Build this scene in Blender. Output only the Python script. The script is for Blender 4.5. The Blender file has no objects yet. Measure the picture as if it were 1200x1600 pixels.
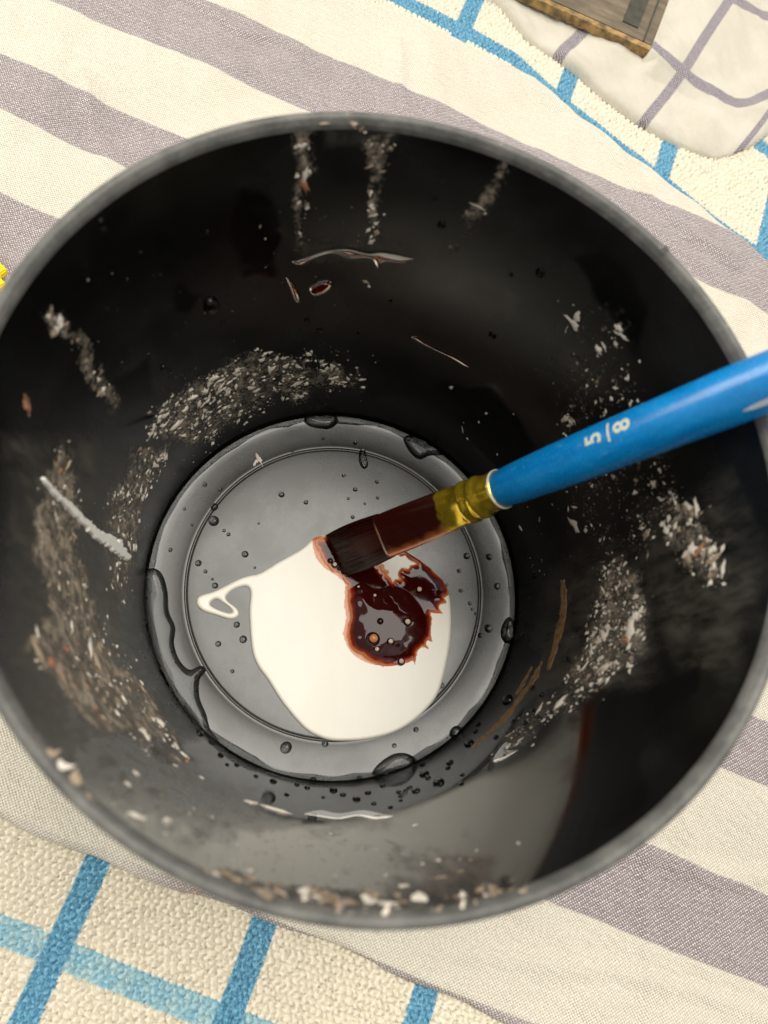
import bpy, bmesh, math, random
import numpy as np
from mathutils import Vector, Matrix
random.seed(7); rng = np.random.default_rng(7)
S = bpy.context.scene; COL = S.collection
PI = math.pi

# ------------------------------------------------------------------ camera
FPX = 1202.0                                   # focal length in pixels of the 1200 x 1600 photograph
TX, TY = -195.27, 367.81                       # where the vertical vanishes, from the picture centre
CAM = np.array([-0.01788, -0.03932, 0.19672])
_n = np.array([TX, -TY, -FPX]); _n /= np.linalg.norm(_n)
_Z = -_n; _X = np.array([1., 0, 0]); _X -= (_X @ _Z) * _Z; _X /= np.linalg.norm(_X); _Y = np.cross(_Z, _X)
MW = np.stack([_X, _Y, _Z])                    # camera axes -> world
cd = bpy.data.cameras.new("camera"); cam = bpy.data.objects.new("camera", cd); COL.objects.link(cam)
m4 = Matrix.Identity(4)
for i in range(3):
    for j in range(3): m4[i][j] = MW[i, j]
    m4[i][3] = CAM[i]
cam.matrix_world = m4
cd.sensor_width = 36; cd.lens = FPX / 1600 * 36; cd.clip_start = 0.005; cd.clip_end = 50
cd.dof.use_dof = True; cd.dof.focus_distance = 0.207; cd.dof.aperture_fstop = 18
S.camera = cam

# ------------------------------------------------------------------ light: warm room, one round ceiling lamp
w = bpy.data.worlds.new("World"); S.world = w; w.use_nodes = True
bg = w.node_tree.nodes["Background"]; bg.inputs[0].default_value = (1.0, 0.95, 0.87, 1); bg.inputs[1].default_value = 0.54
ld = bpy.data.lights.new("ceiling_lamp", 'AREA'); ld.shape = 'DISK'; ld.size = 1.08; ld.energy = 16.8; ld.color = (1.0, 0.96, 0.885)
lo = bpy.data.objects.new("ceiling_lamp", ld); COL.objects.link(lo)
lo.location = (0.30, 0.24, 1.15); lo.rotation_euler = (math.radians(-8), math.radians(11), 0)
l2 = bpy.data.lights.new("side_lamp", 'AREA'); l2.shape = 'DISK'; l2.size = 0.55; l2.energy = 6.0; l2.color = (1.0, 0.96, 0.88)
o2 = bpy.data.objects.new("side_lamp", l2); COL.objects.link(o2); o2.location = (-0.80, 0.38, 0.32)
o2.rotation_euler = Vector((-0.80, 0.38, 0.32)).to_track_quat('Z', 'Y').to_euler()
S.view_settings.view_transform = 'Standard'; S.view_settings.look = 'None'; S.view_settings.exposure = 0.08; S.view_settings.gamma = 1
S.cycles.max_bounces = 10; S.cycles.transparent_max_bounces = 12; S.cycles.caustics_refractive = False

# ------------------------------------------------------------------ pixel <-> world
def ray(p):
    p = np.atleast_2d(np.asarray(p, float))
    d = np.stack([p[:, 0] - 600, -(p[:, 1] - 800), -FPX * np.ones(len(p))], 1)
    return d @ MW.T
def on_z(p, z):
    r = ray(p); t = (z - CAM[2]) / r[:, 2]
    return CAM + r * t[:, None]
def proj(P):
    q = (np.asarray(P) - CAM) @ MW
    return np.stack([600 + FPX * q[:, 0] / -q[:, 2], 800 - FPX * q[:, 1] / -q[:, 2]], 1)
R0, Z0, R1, Z1 = 0.0470, 0.0030, 0.0583, 0.0950      # inner wall, bottom and top
KW = (R1 - R0) / (Z1 - Z0); LW = math.hypot(R1 - R0, Z1 - Z0); RM = 0.052
def on_wall(p):
    r = ray(p); C = CAM
    k0 = R0 + KW * (C[2] - Z0)
    a = r[:, 0]**2 + r[:, 1]**2 - (KW * r[:, 2])**2
    b = 2 * (C[0] * r[:, 0] + C[1] * r[:, 1] - k0 * KW * r[:, 2])
    c = C[0]**2 + C[1]**2 - k0**2
    t = (-b + np.sqrt(np.maximum(b * b - 4 * a * c, 0))) / (2 * a)
    t2 = (-b - np.sqrt(np.maximum(b * b - 4 * a * c, 0))) / (2 * a)
    z = C[2] + r[:, 2] * t
    t = np.where((z < -0.01) | (z > 0.12), t2, t)
    return C + r * t[:, None]
def wall_uv(P):                                       # world -> (arc, height) on the wall
    c = P.mean(0); t0 = math.atan2(c[1], c[0])
    th = t0 + (np.arctan2(P[:, 1], P[:, 0]) - t0 + PI) % (2 * PI) - PI
    return np.stack([th * RM, P[:, 2]], 1)
def wall_map(uv, h):
    th = uv[:, 0] / RM; z = uv[:, 1]; r = R0 + KW * (z - Z0)
    n = 1 / math.sqrt(1 + KW * KW)
    rr = r - h * n
    return np.stack([rr * np.cos(th), rr * np.sin(th), z + h * n * KW], 1)
FZ = 0.00325                                          # floor level inside the bucket
def floor_map(uv, h): return np.stack([uv[:, 0], uv[:, 1], FZ + h], 1)
DD = np.array([0.93307, -0.35969]); NN = np.array([0.35969, 0.93307])     # directions of the cloth's threads

# ------------------------------------------------------------------ small helpers
def lin(c):
    return tuple((x / 12.92 if x <= 0.04045 else ((x + 0.055) / 1.055) ** 2.4) for x in c)
def rgb(r, g, b): return lin((r / 255, g / 255, b / 255)) + (1,)
def tag(o, label=None, cat=None, group=None, kind=None):
    if label: o['label'] = label
    if cat: o['category'] = cat
    if group: o['group'] = group
    if kind: o['kind'] = kind
    return o
def mesh_np(name, V, F, mat=None, smooth=True, attrs=None):
    me = bpy.data.meshes.new(name)
    V = np.asarray(V, float)
    if isinstance(F, np.ndarray):
        k = F.shape[1]; nf = len(F)
        me.vertices.add(len(V)); me.vertices.foreach_set('co', V.ravel())
        me.loops.add(nf * k); me.loops.foreach_set('vertex_index', F.ravel().astype(np.int32))
        me.polygons.add(nf)
        me.polygons.foreach_set('loop_start', np.arange(nf, dtype=np.int32) * k)
        me.update(calc_edges=True); me.validate()
    else:
        me.from_pydata(V.tolist(), [], F); me.update()
    if smooth: me.polygons.foreach_set('use_smooth', [True] * len(me.polygons))
    for k, v in (attrs or {}).items():
        v = np.asarray(v, float)
        if v.ndim == 1:
            a = me.attributes.new(k, 'FLOAT', 'POINT'); a.data.foreach_set('value', v)
        else:
            a = me.attributes.new(k, 'FLOAT_VECTOR', 'POINT'); a.data.foreach_set('vector', v.ravel())
    if mat: me.materials.append(mat)
    return me
def link(name, me, parent=None, loc=None):
    o = bpy.data.objects.new(name, me); COL.objects.link(o)
    if parent: o.parent = parent
    if loc is not None: o.location = loc
    return o
def empty(name, loc=(0, 0, 0)):
    o = bpy.data.objects.new(name, None); o.empty_display_size = 0.01; COL.objects.link(o); o.location = loc
    return o
def grid_faces(nr, nc, wrap=False):
    i = np.arange(nr - 1)[:, None]; j = np.arange(nc if wrap else nc - 1)[None, :]; j2 = (j + 1) % nc
    a = i * nc + j; b = i * nc + j2; c = (i + 1) * nc + j2; d = (i + 1) * nc + j
    return np.stack([a, b, c, d], -1).reshape(-1, 4)
def smooth_poly(P, n=6, closed=True):
    P = np.asarray(P, float); m = len(P); out = []
    for i in range(m if closed else m - 1):
        if closed: p0, p1, p2, p3 = P[i - 1], P[i], P[(i + 1) % m], P[(i + 2) % m]
        else: p0, p1, p2, p3 = P[max(i - 1, 0)], P[i], P[i + 1], P[min(i + 2, m - 1)]
        for k in range(n):
            t = k / n
            out.append(0.5 * (2 * p1 + (p2 - p0) * t + (2 * p0 - 5 * p1 + 4 * p2 - p3) * t * t + (3 * p1 - p0 - 3 * p2 + p3) * t**3))
    if not closed: out.append(P[-1])
    return np.array(out)
def seg_dist(G, A, B):
    """nearest distance and nearest point from points G to segments A-B"""
    best = np.full(len(G), 1e9); near = np.zeros_like(G)
    for a, b in zip(A, B):
        ab = b - a; L = ab @ ab
        t = np.clip(((G - a) @ ab) / (L + 1e-20), 0, 1)
        q = a + t[:, None] * ab
        d = np.hypot(G[:, 0] - q[:, 0], G[:, 1] - q[:, 1])
        k = d < best; best[k] = d[k]; near[k] = q[k]
    return best, near
def inside(G, polys):
    r = np.zeros(len(G), bool)
    for P in polys:
        x, y = G[:, 0], G[:, 1]; j = len(P) - 1
        for i in range(len(P)):
            xi, yi = P[i]; xj, yj = P[j]
            if yi != yj:
                c = ((yi > y) != (yj > y)) & (x < (xj - xi) * (y - yi) / (yj - yi) + xi)
                r ^= c
            j = i
    return r
def vnoise(P, seed, scale):
    """smooth 2-D value noise in 0..1"""
    r = np.random.default_rng(seed); T = r.random((64, 64))
    q = np.asarray(P) * scale; i = np.floor(q).astype(int); f = q - i; f = f * f * (3 - 2 * f)
    g = lambda a, b: T[(i[:, 0] + a) % 64, (i[:, 1] + b) % 64]
    return (g(0, 0) * (1 - f[:, 0]) + g(1, 0) * f[:, 0]) * (1 - f[:, 1]) + (g(0, 1) * (1 - f[:, 0]) + g(1, 1) * f[:, 0]) * f[:, 1]
def film(name, polys, res, hfun, mapper, mat, sink=0.00008, extra=None):
    """a sheet of liquid or paint: outline(s) in surface coordinates, height from the distance to the outline"""
    allp = np.concatenate(polys)
    lo_, hi = allp.min(0) - 2 * res, allp.max(0) + 2 * res
    nx = int((hi[0] - lo_[0]) / res) + 2; ny = int((hi[1] - lo_[1]) / res) + 2
    xs = lo_[0] + np.arange(nx) * res; ys = lo_[1] + np.arange(ny) * res
    G = np.stack(np.meshgrid(xs, ys), -1).reshape(-1, 2)
    A = np.concatenate(polys); B = np.concatenate([np.roll(p, -1, 0) for p in polys])
    ins = inside(G, polys); d, near = seg_dist(G, A, B)
    F = grid_faces(ny, nx); keep = ins[F].any(1); F = F[keep]
    out = ~ins
    G2 = G.copy(); G2[out] = near[out]; d2 = np.where(out, 0, d)
    used = np.unique(F); idx = np.full(len(G), -1); idx[used] = np.arange(len(used))
    F = idx[F]; G2, d2, out = G2[used], d2[used], out[used]
    h = hfun(G2, d2); h = np.where(out, -sink, h)
    at = {'depth': d2}
    if extra: at.update(extra(G2, d2))
    return mesh_np(name, mapper(G2, h), F, mat, True, at)
def dome_h(h, wd): return lambda G, d: h * np.sqrt(np.maximum(0, 1 - (1 - np.minimum(d / wd, 1)) ** 2))

# ------------------------------------------------------------------ material helpers
class NT:
    def __init__(s, name):
        s.m = bpy.data.materials.new(name); s.m.use_nodes = True; s.t = s.m.node_tree
        s.b = s.t.nodes['Principled BSDF']
    def n(s, typ, **kw):
        o = s.t.nodes.new(typ)
        for k, v in kw.items(): setattr(o, k, v)
        return o
    def l(s, a, b): s.t.links.new(a, b)
    def val(s, sock, v):
        if isinstance(v, (int, float)): sock.default_value = v
        elif isinstance(v, tuple): sock.default_value = v
        else: s.l(v, sock)
    def math(s, op, a, b=0.0, c=None, clamp=False):
        o = s.n('ShaderNodeMath', operation=op, use_clamp=clamp); s.val(o.inputs[0], a); s.val(o.inputs[1], b)
        if c is not None: s.val(o.inputs[2], c)
        return o.outputs[0]
    def step(s, v, a, b, lo_=0.0, hi=1.0):
        o = s.n('ShaderNodeMapRange', interpolation_type='SMOOTHSTEP'); s.val(o.inputs[0], v)
        for i, q in enumerate((a, b, lo_, hi)): o.inputs[i + 1].default_value = q
        return o.outputs[0]
    def mix(s, f, a, b, typ='MIX'):
        o = s.n('ShaderNodeMix', data_type='RGBA', blend_type=typ); s.val(o.inputs[0], f); s.val(o.inputs[6], a); s.val(o.inputs[7], b)
        return o.outputs[2]
    def attr(s, name, out='Fac'): return s.n('ShaderNodeAttribute', attribute_name=name).outputs[out]
    def noise(s, vec, scale, detail=3, rough=0.55, col=False):
        o = s.n('ShaderNodeTexNoise'); o.inputs['Scale'].default_value = scale; o.inputs['Detail'].default_value = detail; o.inputs['Roughness'].default_value = rough
        if vec is not None: s.l(vec, o.inputs['Vector'])
        return o.outputs['Color' if col else 'Fac']
    def obj(s): return s.n('ShaderNodeTexCoord').outputs['Object']
    def bump(s, h, strength, dist):
        o = s.n('ShaderNodeBump'); s.val(o.inputs['Height'], h); o.inputs['Strength'].default_value = strength; o.inputs['Distance'].default_value = dist
        s.l(o.outputs[0], s.b.inputs['Normal']); return o
    def rot(s, v, a):
        o = s.n('ShaderNodeVectorRotate', rotation_type='Z_AXIS'); s.l(v, o.inputs['Vector']); o.inputs['Angle'].default_value = a
        return o.outputs[0]
    def vmul(s, v, t):
        o = s.n('ShaderNodeVectorMath', operation='MULTIPLY'); s.l(v, o.inputs[0]); o.inputs[1].default_value = t
        return o.outputs[0]
    def set(s, **kw):
        N = {'color': 'Base Color', 'rough': 'Roughness', 'metal': 'Metallic', 'ior': 'IOR', 'trans': 'Transmission Weight', 'spec': 'Specular IOR Level',
             'coat': 'Coat Weight', 'coatr': 'Coat Roughness', 'alpha': 'Alpha', 'sss': 'Subsurface Weight', 'sheen': 'Sheen Weight'}
        for k, v in kw.items(): s.val(s.b.inputs[N[k]], v)
        return s.m

# --- materials
def mat_wall():
    t = NT('black_plastic_wall'); o = t.obj()
    grime = t.attr('grime'); wet = t.attr('wet'); haze = t.attr('haze')
    st = t.vmul(o, (1, 1, 0.35))
    n1 = t.noise(o, 900, 5, 0.7); n2 = t.noise(o, 60, 4); n3 = t.noise(st, 380, 4, 0.65)
    gm = t.math('MULTIPLY', t.step(grime, 0.05, 0.35), t.step(t.math('ADD', t.math('ADD', n1, t.math('MULTIPLY', n3, 0.6)), t.math('MULTIPLY', grime, 0.42)), 1.0, 1.32))
    base = t.mix(t.step(n2, 0.35, 0.7), (0.0025, 0.0026, 0.0025, 1), (0.007, 0.0073, 0.0068, 1))
    base = t.mix(t.math('MULTIPLY', haze, t.step(n3, 0.25, 0.8)), base, (0.075, 0.068, 0.056, 1))
    gc = t.mix(t.step(t.noise(o, 300, 3), 0.4, 0.65), (0.13, 0.108, 0.082, 1), (0.38, 0.315, 0.24, 1))
    col = t.mix(gm, base, gc)
    col = t.mix(t.math('MULTIPLY', wet, 0.85), col, (0.003, 0.003, 0.003, 1))
    r = t.math('ADD', t.step(n2, 0.3, 0.75, 0.20, 0.30), t.math('MULTIPLY', gm, 0.25))
    r = t.math('ADD', r, t.math('MULTIPLY', haze, t.step(n3, 0.3, 0.7, 0.05, 0.32)))
    r = t.math('MAXIMUM', t.math('SUBTRACT', r, t.math('MULTIPLY', wet, 0.19)), 0.045)
    t.bump(t.math('ADD', t.math('MULTIPLY', n3, 0.03), t.math('MULTIPLY', gm, 1.5)), 0.4, 0.00022)
    return t.set(color=col, rough=r, ior=1.52)
def mat_floor():
    t = NT('black_plastic_floor'); o = t.obj()
    n1 = t.noise(o, 90, 5, 0.65); n2 = t.noise(t.vmul(o, (1, .3, 1)), 700, 4, 0.7)
    col = t.mix(t.step(n1, 0.35, 0.7), (0.020, 0.0195, 0.016, 1), (0.030, 0.029, 0.024, 1))
    t.bump(t.math('ADD', t.math('MULTIPLY', n1, 0.6), t.math('MULTIPLY', n2, 0.12)), 0.08, 0.0004)
    return t.set(color=col, rough=t.step(n1, 0.3, 0.75, 0.24, 0.33), ior=1.67)
def mat_rim():
    t = NT('scuffed_black_rim'); o = t.obj()
    n1 = t.noise(o, 110, 6, 0.75); n2 = t.noise(o, 520, 4, 0.7)
    col = t.mix(t.step(n1, 0.36, 0.66), (0.07, 0.07, 0.066, 1), (0.145, 0.142, 0.132, 1))
    col = t.mix(t.step(n2, 0.64, 0.72, 0, 0.6), col, (0.34, 0.31, 0.27, 1))
    t.bump(t.math('ADD', n2, n1), 0.5, 0.0004)
    return t.set(color=col, rough=0.5, ior=1.45)
def mat_simple(name, c1, c2, rough, scale=600, bump=0.3, bd=0.0002, **kw):
    t = NT(name); o = t.obj(); n1 = t.noise(o, scale, 4, 0.6)
    col = t.mix(t.step(n1, 0.32, 0.7), c1, c2)
    if bump: t.bump(n1, bump, bd)
    return t.set(color=col, rough=rough, **kw)
def mat_flake(name, c1, c2):
    t = NT(name); o = t.obj(); rnd = t.n('ShaderNodeObjectInfo').outputs['Random']
    n1 = t.noise(o, 700, 4, 0.65)
    col = t.mix(t.math('MULTIPLY', t.step(n1, 0.35, 0.75), t.math('ADD', 0.4, t.math('MULTIPLY', rnd, 0.6))), c1, c2)
    t.bump(n1, 0.5, 0.0003)
    return t.set(color=col, rough=0.38)
def mat_water():
    t = NT('tinted_water'); return t.set(color=(0.45, 0.46, 0.45, 1), rough=0.0, ior=1.333, trans=1.0)  # grey tint stands in for the weaker floor reflection under water
def mat_paint():
    t = NT('white_paint'); o = t.obj(); n1 = t.noise(t.vmul(o, (1, .4, 1)), 160, 3, 0.5)
    col = t.mix(t.step(n1, 0.3, 0.7), (0.76, 0.725, 0.625, 1), (0.79, 0.755, 0.66, 1))
    bl = t.attr('bleed'); nb_ = t.noise(o, 900, 5, 0.7)
    col = t.mix(t.step(t.math('ADD', bl, t.math('MULTIPLY', t.math('SUBTRACT', nb_, 0.5), 2.6)), 0.5, 1.25, 0, 0.92), col, (0.60, 0.19, 0.05, 1))
    t.bump(n1, 0.08, 0.0003)
    return t.set(color=col, rough=0.22, ior=1.42)
def mat_stain():
    t = NT('mahogany_stain'); o = t.obj(); d = t.attr('depth'); k = t.attr('thin')
    n1 = t.noise(o, 420, 5, 0.65); n2 = t.noise(o, 1500, 4, 0.7)
    th = t.math('ADD', d, t.math('MULTIPLY', t.math('SUBTRACT', n1, 0.5), 0.0011))
    th = t.math('SUBTRACT', th, t.math('MULTIPLY', k, 0.0012))
    c = t.mix(t.step(th, 0.0000, 0.0008), (0.66, 0.20, 0.05, 1), (0.20, 0.013, 0.005, 1))
    c = t.mix(t.step(th, 0.0005, 0.0018), c, (0.030, 0.0020, 0.0015, 1))
    a = t.step(t.math('ADD', th, t.math('MULTIPLY', t.math('SUBTRACT', n2, 0.5), 0.0008)), -0.0006, 0.0004)
    t.bump(n1, 0.05, 0.0002)
    return t.set(color=c, rough=0.04, ior=1.36, alpha=a)
def weave(t, pitch, cl, jit=0.25):
    nz = t.noise(cl, 0.9, 2, 0.5, True)
    v = t.n('ShaderNodeVectorMath', operation='MULTIPLY_ADD'); t.l(nz, v.inputs[0]); v.inputs[1].default_value = (jit,) * 3; t.l(cl, v.inputs[2])
    sp = t.n('ShaderNodeSeparateXYZ'); t.l(v.outputs[0], sp.inputs[0])
    k = 2 * PI / pitch
    sx = t.math('SINE', t.math('MULTIPLY', sp.outputs[0], k)); sy = t.math('SINE', t.math('MULTIPLY', sp.outputs[1], k))
    return sx, sy, sp
def mat_striped():
    t = NT('striped_cotton'); cl = t.attr('cl', 'Vector')
    sx, sy, _ = weave(t, 0.86, cl, 0.35)
    sp = t.n('ShaderNodeSeparateXYZ'); t.l(cl, sp.inputs[0]); D, N = sp.outputs[0], sp.outputs[1]
    big = t.noise(cl, 0.035, 3); fine = t.noise(t.vmul(cl, (1.0, 2.2, 1)), 1.1, 4, 0.7); slub = t.noise(t.vmul(cl, (0.12, 1.6, 1)), 0.9, 3, 0.6)
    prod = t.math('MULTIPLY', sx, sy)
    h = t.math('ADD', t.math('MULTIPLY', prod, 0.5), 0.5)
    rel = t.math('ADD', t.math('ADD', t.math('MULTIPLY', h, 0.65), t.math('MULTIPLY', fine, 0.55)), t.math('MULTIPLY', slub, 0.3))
    Nw = t.math('ADD', N, t.math('ADD', t.math('MULTIPLY', t.math('SUBTRACT', fine, 0.5), 1.1), t.math('MULTIPLY', t.math('SUBTRACT', big, 0.5), 3.0)))
    mask = None
    for c, hw in ((150.7, 11.9), (102.3, 8.9), (56.8, 11.6), (3.5, 8.2), (-40.2, 10.3), (-77.6, 1.3)):
        q = t.step(t.math('ABSOLUTE', t.math('SUBTRACT', Nw, c)), hw + 0.35, hw - 0.35)
        if hw < 2: q = t.math('MULTIPLY', q, t.step(D, -22.0, -5.0, 0.25, 0.85))
        mask = q if mask is None else t.math('MAXIMUM', mask, q)
    cream = t.mix(t.step(rel, 0.50, 0.95), (0.59, 0.535, 0.415, 1), (0.85, 0.815, 0.72, 1))  # thread tone, with the shade in the weave gaps painted in
    tw = t.math('MULTIPLY', sy, t.math('SINE', t.math('ADD', t.math('MULTIPLY', D, PI / 0.86), t.math('MULTIPLY', N, PI / 0.86))))
    sk = t.step(t.math('ADD', t.math('ADD', t.math('MULTIPLY', tw, 0.16), t.math('MULTIPLY', prod, 0.26)), t.math('ADD', t.math('MULTIPLY', fine, 0.8), t.math('MULTIPLY', slub, 0.3))), 0.55, 0.80)
    mau = t.mix(sk, (0.285, 0.24, 0.25, 1), (0.81, 0.765, 0.735, 1))
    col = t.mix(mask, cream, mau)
    # an orange-brown stain by the hem and two yellowish marks
    for cx, cy, r, c in ((-3.5, -77.0, 5.5, (0.52, 0.30, 0.12, 1)), (84, -45.5, 0.5, (0.08, 0.02, 0.03, 1))):
        dx = t.math('SUBTRACT', D, cx); dy = t.math('SUBTRACT', N, cy)
        rr = t.math('SQRT', t.math('ADD', t.math('MULTIPLY', dx, dx), t.math('MULTIPLY', t.math('MULTIPLY', dy, dy), 2.0)))
        rr = t.math('ADD', rr, t.math('ADD', t.math('MULTIPLY', t.math('SUBTRACT', fine, 0.5), r), t.math('MULTIPLY', t.math('SUBTRACT', t.noise(cl, 0.13, 3), 0.5), r * 4.0)))
        col = t.mix(t.step(rr, r, -r * 0.3, 0, 0.3), col, c)
    t.bump(t.math('ADD', rel, t.math('MULTIPLY', t.noise(t.vmul(t.rot(cl, 0.45), (0.16, 0.75, 1)), 0.55, 4, 0.62), 2.2)), 0.8, 0.0007)
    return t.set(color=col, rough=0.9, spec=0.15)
def mat_waffle():
    t = NT('waffle_cotton'); cl = t.attr('cl', 'Vector'); cell = t.attr('cell')
    sp = t.n('ShaderNodeSeparateXYZ'); t.l(cl, sp.inputs[0]); U, V = sp.outputs[0], sp.outputs[1]
    fine = t.noise(t.vmul(cl, (2.0, 1.0, 1)), 1.5, 4, 0.7); med = t.noise(cl, 0.25, 3)
    jit = t.math('MULTIPLY', t.math('SUBTRACT', fine, 0.5), 1.4)
    def bars(x, off, per, hw):
        q = t.math('ABSOLUTE', t.math('SUBTRACT', t.math('FRACT', t.math('ADD', t.math('DIVIDE', t.math('SUBTRACT', t.math('ADD', x, jit), off), per), 0.5)), 0.5))
        return t.step(t.math('MULTIPLY', q, per), hw + 0.3, hw - 0.3)
    bu = bars(U, -26.5, 40.8, 3.0); bv = bars(V, -98.7, 42.7, 2.9)
    cream = t.mix(t.step(fine, 0.3, 0.7), (0.66, 0.60, 0.47, 1), (0.80, 0.745, 0.62, 1))
    blue = t.mix(t.step(fine, 0.38, 0.64), (0.05, 0.215, 0.36, 1), (0.24, 0.47, 0.60, 1))
    pale = t.mix(t.step(t.math('ADD', t.math('MULTIPLY', fine, 0.8), t.math('MULTIPLY', med, 0.3)), 0.42, 0.66), (0.50, 0.60, 0.58, 1), (0.19, 0.44, 0.57, 1))
    side = t.step(V, 40, 90)
    col = t.mix(bv, cream, t.mix(side, pale, blue)); col = t.mix(bu, col, blue)
    t.bump(fine, 0.4, 0.0003)
    return t.set(color=col, rough=0.92, spec=0.12)
def mat_check():
    t = NT('checked_linen'); cl = t.attr('cl', 'Vector'); s1 = t.attr('line')
    sx, sy, _ = weave(t, 0.8, cl, 0.4)
    fine = t.noise(t.vmul(cl, (2.4, 1.0, 1)), 1.2, 4, 0.7); big = t.noise(cl, 0.06, 4)
    prod = t.math('MULTIPLY', sx, sy)
    cream = t.mix(t.step(big, 0.35, 0.7), (0.575, 0.54, 0.455, 1), (0.64, 0.605, 0.52, 1))
    cream = t.mix(t.step(t.noise(cl, 0.3, 4, 0.7), 0.62, 0.78, 0, 0.3), cream, (0.52, 0.50, 0.42, 1))
    ln = t.mix(t.step(t.math('ADD', t.math('MULTIPLY', prod, 0.4), fine), 0.40, 0.85), (0.165, 0.14, 0.175, 1), (0.58, 0.54, 0.54, 1))
    m = t.step(t.math('ADD', s1, t.math('MULTIPLY', t.math('SUBTRACT', fine, 0.5), 0.35)), 0.42, 0.58)
    t.bump(t.math('ADD', t.math('MULTIPLY', prod, 0.3), t.math('ADD', fine, t.math('ADD', t.math('MULTIPLY', big, 2.0), t.math('MULTIPLY', t.noise(cl, 0.22, 3, 0.5), 2.5)))), 0.6, 0.0006)
    return t.set(color=t.mix(m, cream, ln), rough=0.92, spec=0.12)
def mat_handle():
    t = NT('blue_lacquer'); o = t.attr('hc', 'Vector')       # x along the handle, yz round it, in mm
    n1 = t.noise(t.vmul(o, (0.25, 1, 1)), 0.5, 5, 0.7); n2 = t.noise(o, 2.2, 4, 0.75)
    sp = t.n('ShaderNodeSeparateXYZ'); t.l(o, sp.inputs[0])
    col = t.mix(t.step(n1, 0.3, 0.7), (0.000, 0.165, 0.47, 1), (0.004, 0.23, 0.58, 1))
    n3 = t.noise(t.vmul(o, (0.35, 1, 1)), 0.9, 5, 0.75)
    col = t.mix(t.step(n3, 0.60, 0.68, 0, 0.35), col, (0.10, 0.34, 0.60, 1))
    col = t.mix(t.step(n2, 0.64, 0.70, 0, 0.6), col, (0.38, 0.52, 0.62, 1))
    t.bump(n1, 0.12, 0.0003)
    return t.set(color=col, rough=t.step(n2, 0.4, 0.7, 0.22, 0.38), ior=1.5)
def mat_ferrule():
    t = NT('brass_ferrule_with_stain'); k = t.attr('k'); sd = t.attr('side'); o = t.obj()
    n1 = t.noise(o, 260, 4, 0.6); n2 = t.noise(o, 900, 3, 0.6)
    kk = t.math('ADD', k, t.math('MULTIPLY', t.math('SUBTRACT', n1, 0.5), 0.16))
    m = t.step(kk, 0.62, 0.55)
    film_ = t.mix(t.step(t.math('ADD', sd, t.math('MULTIPLY', t.math('SUBTRACT', n1, 0.5), 0.7)), 0.35, 0.95), (0.060, 0.006, 0.003, 1), (0.62, 0.17, 0.03, 1))  # stain film; lower edge painted brighter, as if reflecting the white paint
    col = t.mix(m, t.mix(t.step(n2, 0.4, 0.7), (1.0, 0.74, 0.05, 1), (0.92, 0.60, 0.03, 1)), film_)
    t.bump(n2, 0.12, 0.0003)
    return t.set(color=col, metal=t.step(m, 0, 1, 0.85, 0.35), rough=t.step(n1, .3, .7, 0.12, 0.22), coat=m, coatr=0.06)
def mat_bristle():
    t = NT('stain_soaked_bristle'); q = t.attr('hair'); o = t.obj()
    n1 = t.noise(o, 700, 3)
    col = t.mix(t.step(q, 0.2, 0.9), (0.010, 0.0015, 0.001, 1), (0.045, 0.006, 0.0028, 1))
    col = t.mix(t.step(n1, 0.62, 0.75, 0, 0.6), col, (0.07, 0.018, 0.008, 1))
    return t.set(color=col, rough=0.22, ior=1.33, spec=0.28)
def mat_board():
    t = NT('worn_brown_wood'); o = t.obj()
    n1 = t.noise(t.vmul(o, (1, 5, 1)), 60, 5, 0.7); n2 = t.noise(o, 45, 4)
    col = t.mix(t.step(n1, 0.3, 0.72), (0.10, 0.072, 0.042, 1), (0.21, 0.165, 0.11, 1))
    col = t.mix(t.step(n2, 0.5, 0.7, 0, 0.5), col, (0.075, 0.06, 0.042, 1))
    t.bump(n1, 0.3, 0.0005)
    return t.set(color=col, rough=0.6)

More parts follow.
